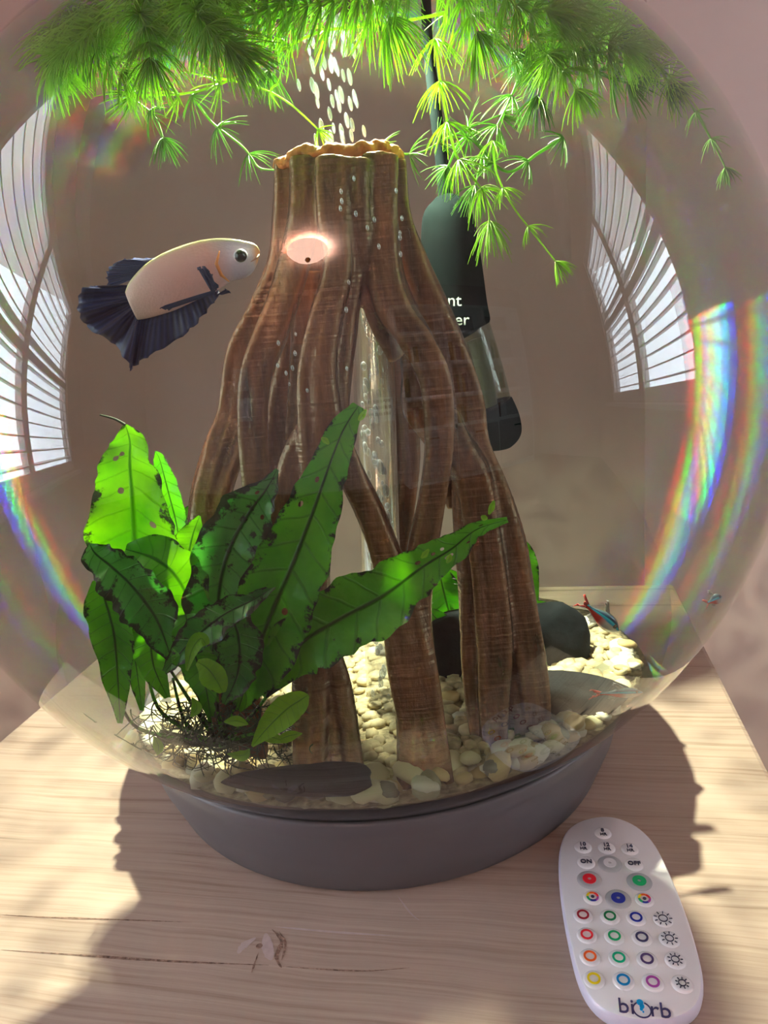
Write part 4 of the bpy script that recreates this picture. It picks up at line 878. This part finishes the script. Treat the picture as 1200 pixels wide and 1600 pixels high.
def tetra(nose, tail, hpx, Y, label, eye=True, curve=0):
    nx, ny = nose; tx, ty = tail; dx, dy = tx-nx, ty-ny; L_ = math.hypot(dx, dy); ux, uy = dx/L_, dy/L_; s = 1 if ux < 0 else -1
    qx, qy = -uy*(-s), ux*(-s)      # towards the back (up)
    if qy > 0: qx, qy = -qx, -qy
    r = empty('neon_tetra', at((nx+tx)/2, (ny+ty)/2, Y), label, 'fish')
    prof = [(0, .12), (.08, .5), (.22, .92), (.4, 1.0), (.6, .78), (.78, .42), (.9, .26), (1, .3)]
    top = [(nx+ux*L_*t+qx*hpx*w*.5, ny+uy*L_*t+qy*hpx*w*.5) for t, w in prof]; bot = [(nx+ux*L_*t-qx*hpx*w*.5, ny+uy*L_*t-qy*hpx*w*.5) for t, w in prof]
    loft_fish('body', r, top, bot, Y, .55, M_tet, 22, 14)
    ex = nx+ux*L_*.13+qx*hpx*.08; ey = ny+uy*L_*.13+qy*hpx*.08; er = hpx*.13*mpp(at(ex, ey, Y))
    v, f = lathe_geo(at(ex, ey, Y-hpx*.22*mpp(at(ex, ey, Y))), [(.0001, er*.6), (er*.8, er*.4), (er, 0), (er*.8, -er*.4), (.0001, -er*.6)], 14, _F); mesh('eye', v, f, M_eye, r)
    def Q(t, w): return (nx+ux*L_*t+qx*hpx*w, ny+uy*L_*t+qy*hpx*w)
    fin('tail_fin', r, [Q(.97, .14), Q(.97, 0), Q(.97, -.14)], [Q(1.25, .45), Q(1.08, .0), Q(1.25, -.45)], Y, M_rfin, rip=.0003, n=12, m=4)
    fin('dorsal_fin', r, [Q(.42, .48), Q(.55, .42)], [Q(.66, 1.0), Q(.68, .75)], Y, M_tfin, rip=.0002, n=8, m=4)
    fin('anal_fin', r, [Q(.55, -.40), Q(.8, -.2)], [Q(.68, -.7), Q(.84, -.42)], Y, M_tfin, rip=.0002, n=8, m=4)
    return r
tetra((966, 986), (917, 946), 27, .305, 'small blue-striped fish with red tail swimming at the right, angled down')
tetra((1004, 1082), (938, 1084), 16, .272, 'small blue and red striped fish over the dark stone, lying level')
tetra((1128, 932), (1106, 942), 17, .272, 'small red-blue fish by the right rim of the globe')

# ------------------------------------------------------------------ remote control
RZ = 0.0085
rc_top = on_plane(940, 1279, RZ); rc_bot = on_plane(1016, 1603, RZ)
rv = (rc_bot-rc_top); RL_ = rv.length; rv.normalize(); ru = Vector((-rv.y, rv.x, 0)); 
if ru.x < 0: ru = -ru
rc = (rc_top+rc_bot)/2
remote = empty('remote_control', (rc.x, rc.y, 0), 'white oval remote control with coloured ring buttons lying right of the tank base', 'remote control')
# outline from the photograph's silhouette, in the plane of the top face
oL = [(940, 1279), (905, 1287), (884, 1303), (874, 1330), (873, 1370), (878, 1420), (888, 1475), (902, 1530), (922, 1568), (950, 1590), (985, 1601), (1016, 1603)]
oR = [(1016, 1603), (1055, 1600), (1085, 1585), (1098, 1560), (1098, 1525), (1088, 1480), (1072, 1430), (1050, 1375), (1025, 1325), (1000, 1298), (970, 1283), (940, 1279)]
oc = [on_plane(x, y, RZ*.75) for x, y in oL+oR[1:-1]]; oc = [((q-rc).dot(ru), (q-rc).dot(rv)) for q in oc]
n_ = len(oc); sm_ = []
for i in range(96):
    t = i/96*n_; s = int(t); u = t-s; g = [oc[(s+k-1) % n_] for k in range(4)]
    sm_.append(tuple(0.5*((2*b)+(-a+c)*u+(2*a-5*b+4*c-d)*u*u+(-a+3*b-3*c+d)*u**3) for a, b, c, d in zip(*g)))
def ring_at(k, z): return [rc+ru*(a*k)+rv*(b*(1-(1-k)*.55))+Vector((0, 0, z-0)) for a, b in sm_]
def z0(q, z): q.z = z; return q
levels = [(.84, .0), (.94, .0012), (.99, .0035), (1.0, .0058), (.985, .0074), (.965, .0081)]
vs, fs = [], []
for k, z in levels: vs += [z0(q, z) for q in ring_at(k, 0)]
for i in range(len(levels)-1):
    for j in range(96): a = i*96+j; b = i*96+(j+1) % 96; fs.append((a, b, b+96, a+96))
fs.append(tuple(reversed(range(96))))
mesh('case', vs, fs, M_remote_side, remote)
vs = [z0(q, .0081) for q in ring_at(.965, 0)]+[z0(q, RZ) for q in ring_at(.945, 0)]+[Vector((rc.x, rc.y, RZ))]; fs = [(j, (j+1) % 96, 96+(j+1) % 96, 96+j) for j in range(96)]+[(96+j, 96+(j+1) % 96, 192) for j in range(96)]
mesh('face_plate', vs, fs, M_remote, remote)
INK = {k: ink(k, c) for k, c in dict(darkred=(.30, .01, .03), green=(.0, .16, .06), navy=(.01, .02, .30), red=(.75, .02, .04), emerald=(.0, .36, .13), slate=(.05, .04, .14), orange=(.85, .13, .02), mint=(.0, .42, .22), violet=(.08, .04, .16), yellow=(.80, .62, .01), blue=(.0, .22, .55), magenta=(.38, .06, .36), grey=(.32, .32, .36), dark=(.03, .03, .07), lightblue=(.0, .35, .75)).items()}
def disc(name, parent, c, r0, r1, z, mt, seg=28, a0=0, a1=2*PI, h=.00025):
    vs, fs = [], []; full = abs(a1-a0-2*PI) < 1e-4; n__ = seg if full else seg+1
    for i in range(n__):
        a = a0+(a1-a0)*i/seg; d = ru*math.cos(a)+rv*math.sin(a)
        for r, zz in ((r0, z), (r0, z+h), (r1, z+h), (r1, z)): q = c+d*r; q.z = zz; vs.append(q)
    for i in range(seg):
        a = i*4; b = ((i+1) % n__)*4
        for k in (0, 1, 2): fs.append((a+k, a+k+1, b+k+1, b+k))
    return mesh(name, vs, fs, mt, parent, smooth=False)
def button(px, py, r=.0037, mt=None, h=.0006):
    c = on_plane(px, py, RZ); pr = [(r, 0), (r*.93, h*.6), (r*.75, h), (.0001, h)]
    v, f = lathe_geo(c, pr, 28); return mesh('button', v, f, mt or M_remote, remote), c, RZ+h
for px, py, k in ((911, 1431, 'darkred'), (953, 1433, 'green'), (994, 1435, 'navy'), (917, 1462, 'red'), (960, 1464, 'emerald'), (1003, 1466, 'slate'), (922, 1496, 'orange'), (967, 1498, 'mint'), (1011, 1500, 'violet'), (928, 1531, 'yellow'), (974, 1533, 'blue'), (1020, 1536, 'magenta')):
    b, c, z = button(px, py); disc('printed_ring', b, c, .00155, .0023, z, INK[k]); b['label'] = 'round button with %s ring' % k
for px, py, k in ((921, 1375, 'red'), (999, 1378, 'emerald'), (966, 1405, 'navy'), (953, 1350, 'grey')):
    b, c, z = button(px, py, .0050, M_rgrey); disc('printed_ring', b, c, .0007, .0027 if k != 'grey' else .0026, z, INK[k] if k != 'grey' else M_remote); b['label'] = 'grey button with %s disc' % k
for px, py in ((926, 1403), (1007, 1406)):
    b, c, z = button(px, py)
    for i, k in enumerate(('magenta', 'navy', 'emerald', 'yellow', 'orange', 'red')): disc('printed_arc', b, c, .0016, .0024, z, INK[k], 6, i*PI/3, (i+1)*PI/3)
    disc('printed_dot', b, c, .00005, .0007, z, INK['dark'], 12)
for (px, py), s in zip(((1036, 1437), (1046, 1468), (1055, 1501), (1066, 1538)), (1.0, .88, .78, .68)):
    b, c, z = button(px, py); disc('printed_ring', b, c, .0011*s+.0003, .0011*s+.0006, z, INK['dark'])
    for i in range(9):
        a = 2*PI*i/9; d = ru*math.cos(a)+rv*math.sin(a); q = c+d*(.0028*s); q.z = z+.0001
        v, f = box_geo(q, .0011*s, .00035, .0002, d, Vector((-d.y, d.x, 0))); mesh('printed_ray', v, f, INK['dark'], b, smooth=False)
td = -rv
for px, py, s in ((942, 1302, '8'), (911, 1324, '10'), (948, 1325, '12'), (984, 1327, '14')):
    b, c, z = button(px, py); q = c.copy(); q.z = z+.0001
    text(s, q+td*.0012, .0029, INK['dark'], b, ru, td, bold=.00006); text('HR', q-td*.0014, .0022, INK['dark'], b, ru, td, bold=.00005)
for px, py, s in ((916, 1348, 'ON'), (991, 1351, 'OFF')):
    b, c, z = button(px, py); q = c.copy(); q.z = z+.0001; text(s, q, .0030, INK['dark'], b, ru, td, bold=.00008)
# maker's lettering: bi (ring) rb
lx = (on_plane(1040, 1581, RZ)-on_plane(973, 1573, RZ)); lx.normalize(); ly = Vector((-lx.y, lx.x, 0))
lg = on_plane(1005, 1576, RZ+.0002)
wd = (on_plane(1040, 1581, RZ)-on_plane(973, 1573, RZ)).length
text('bi', lg-lx*wd*.40, .0078, INK['slate'], remote, lx, ly); text('rb', lg+lx*wd*.40, .0078, INK['slate'], remote, lx, ly)
cc = lg-lx*wd*.03-ly*.0004
disc('lettering_ring', remote, cc, .0026, .0030, RZ, INK['slate'], 30, -PI*.36, PI*1.36)
for dx, dy, r in ((-.0004, .0026, .0011), (.0001, .0012, .0008), (-.0002, .0001, .0005), (.0003, -.0008, .0003)): disc('lettering_drop', remote, cc+lx*dx+ly*dy, .00003, r, RZ+.0001, INK['lightblue'], 14)
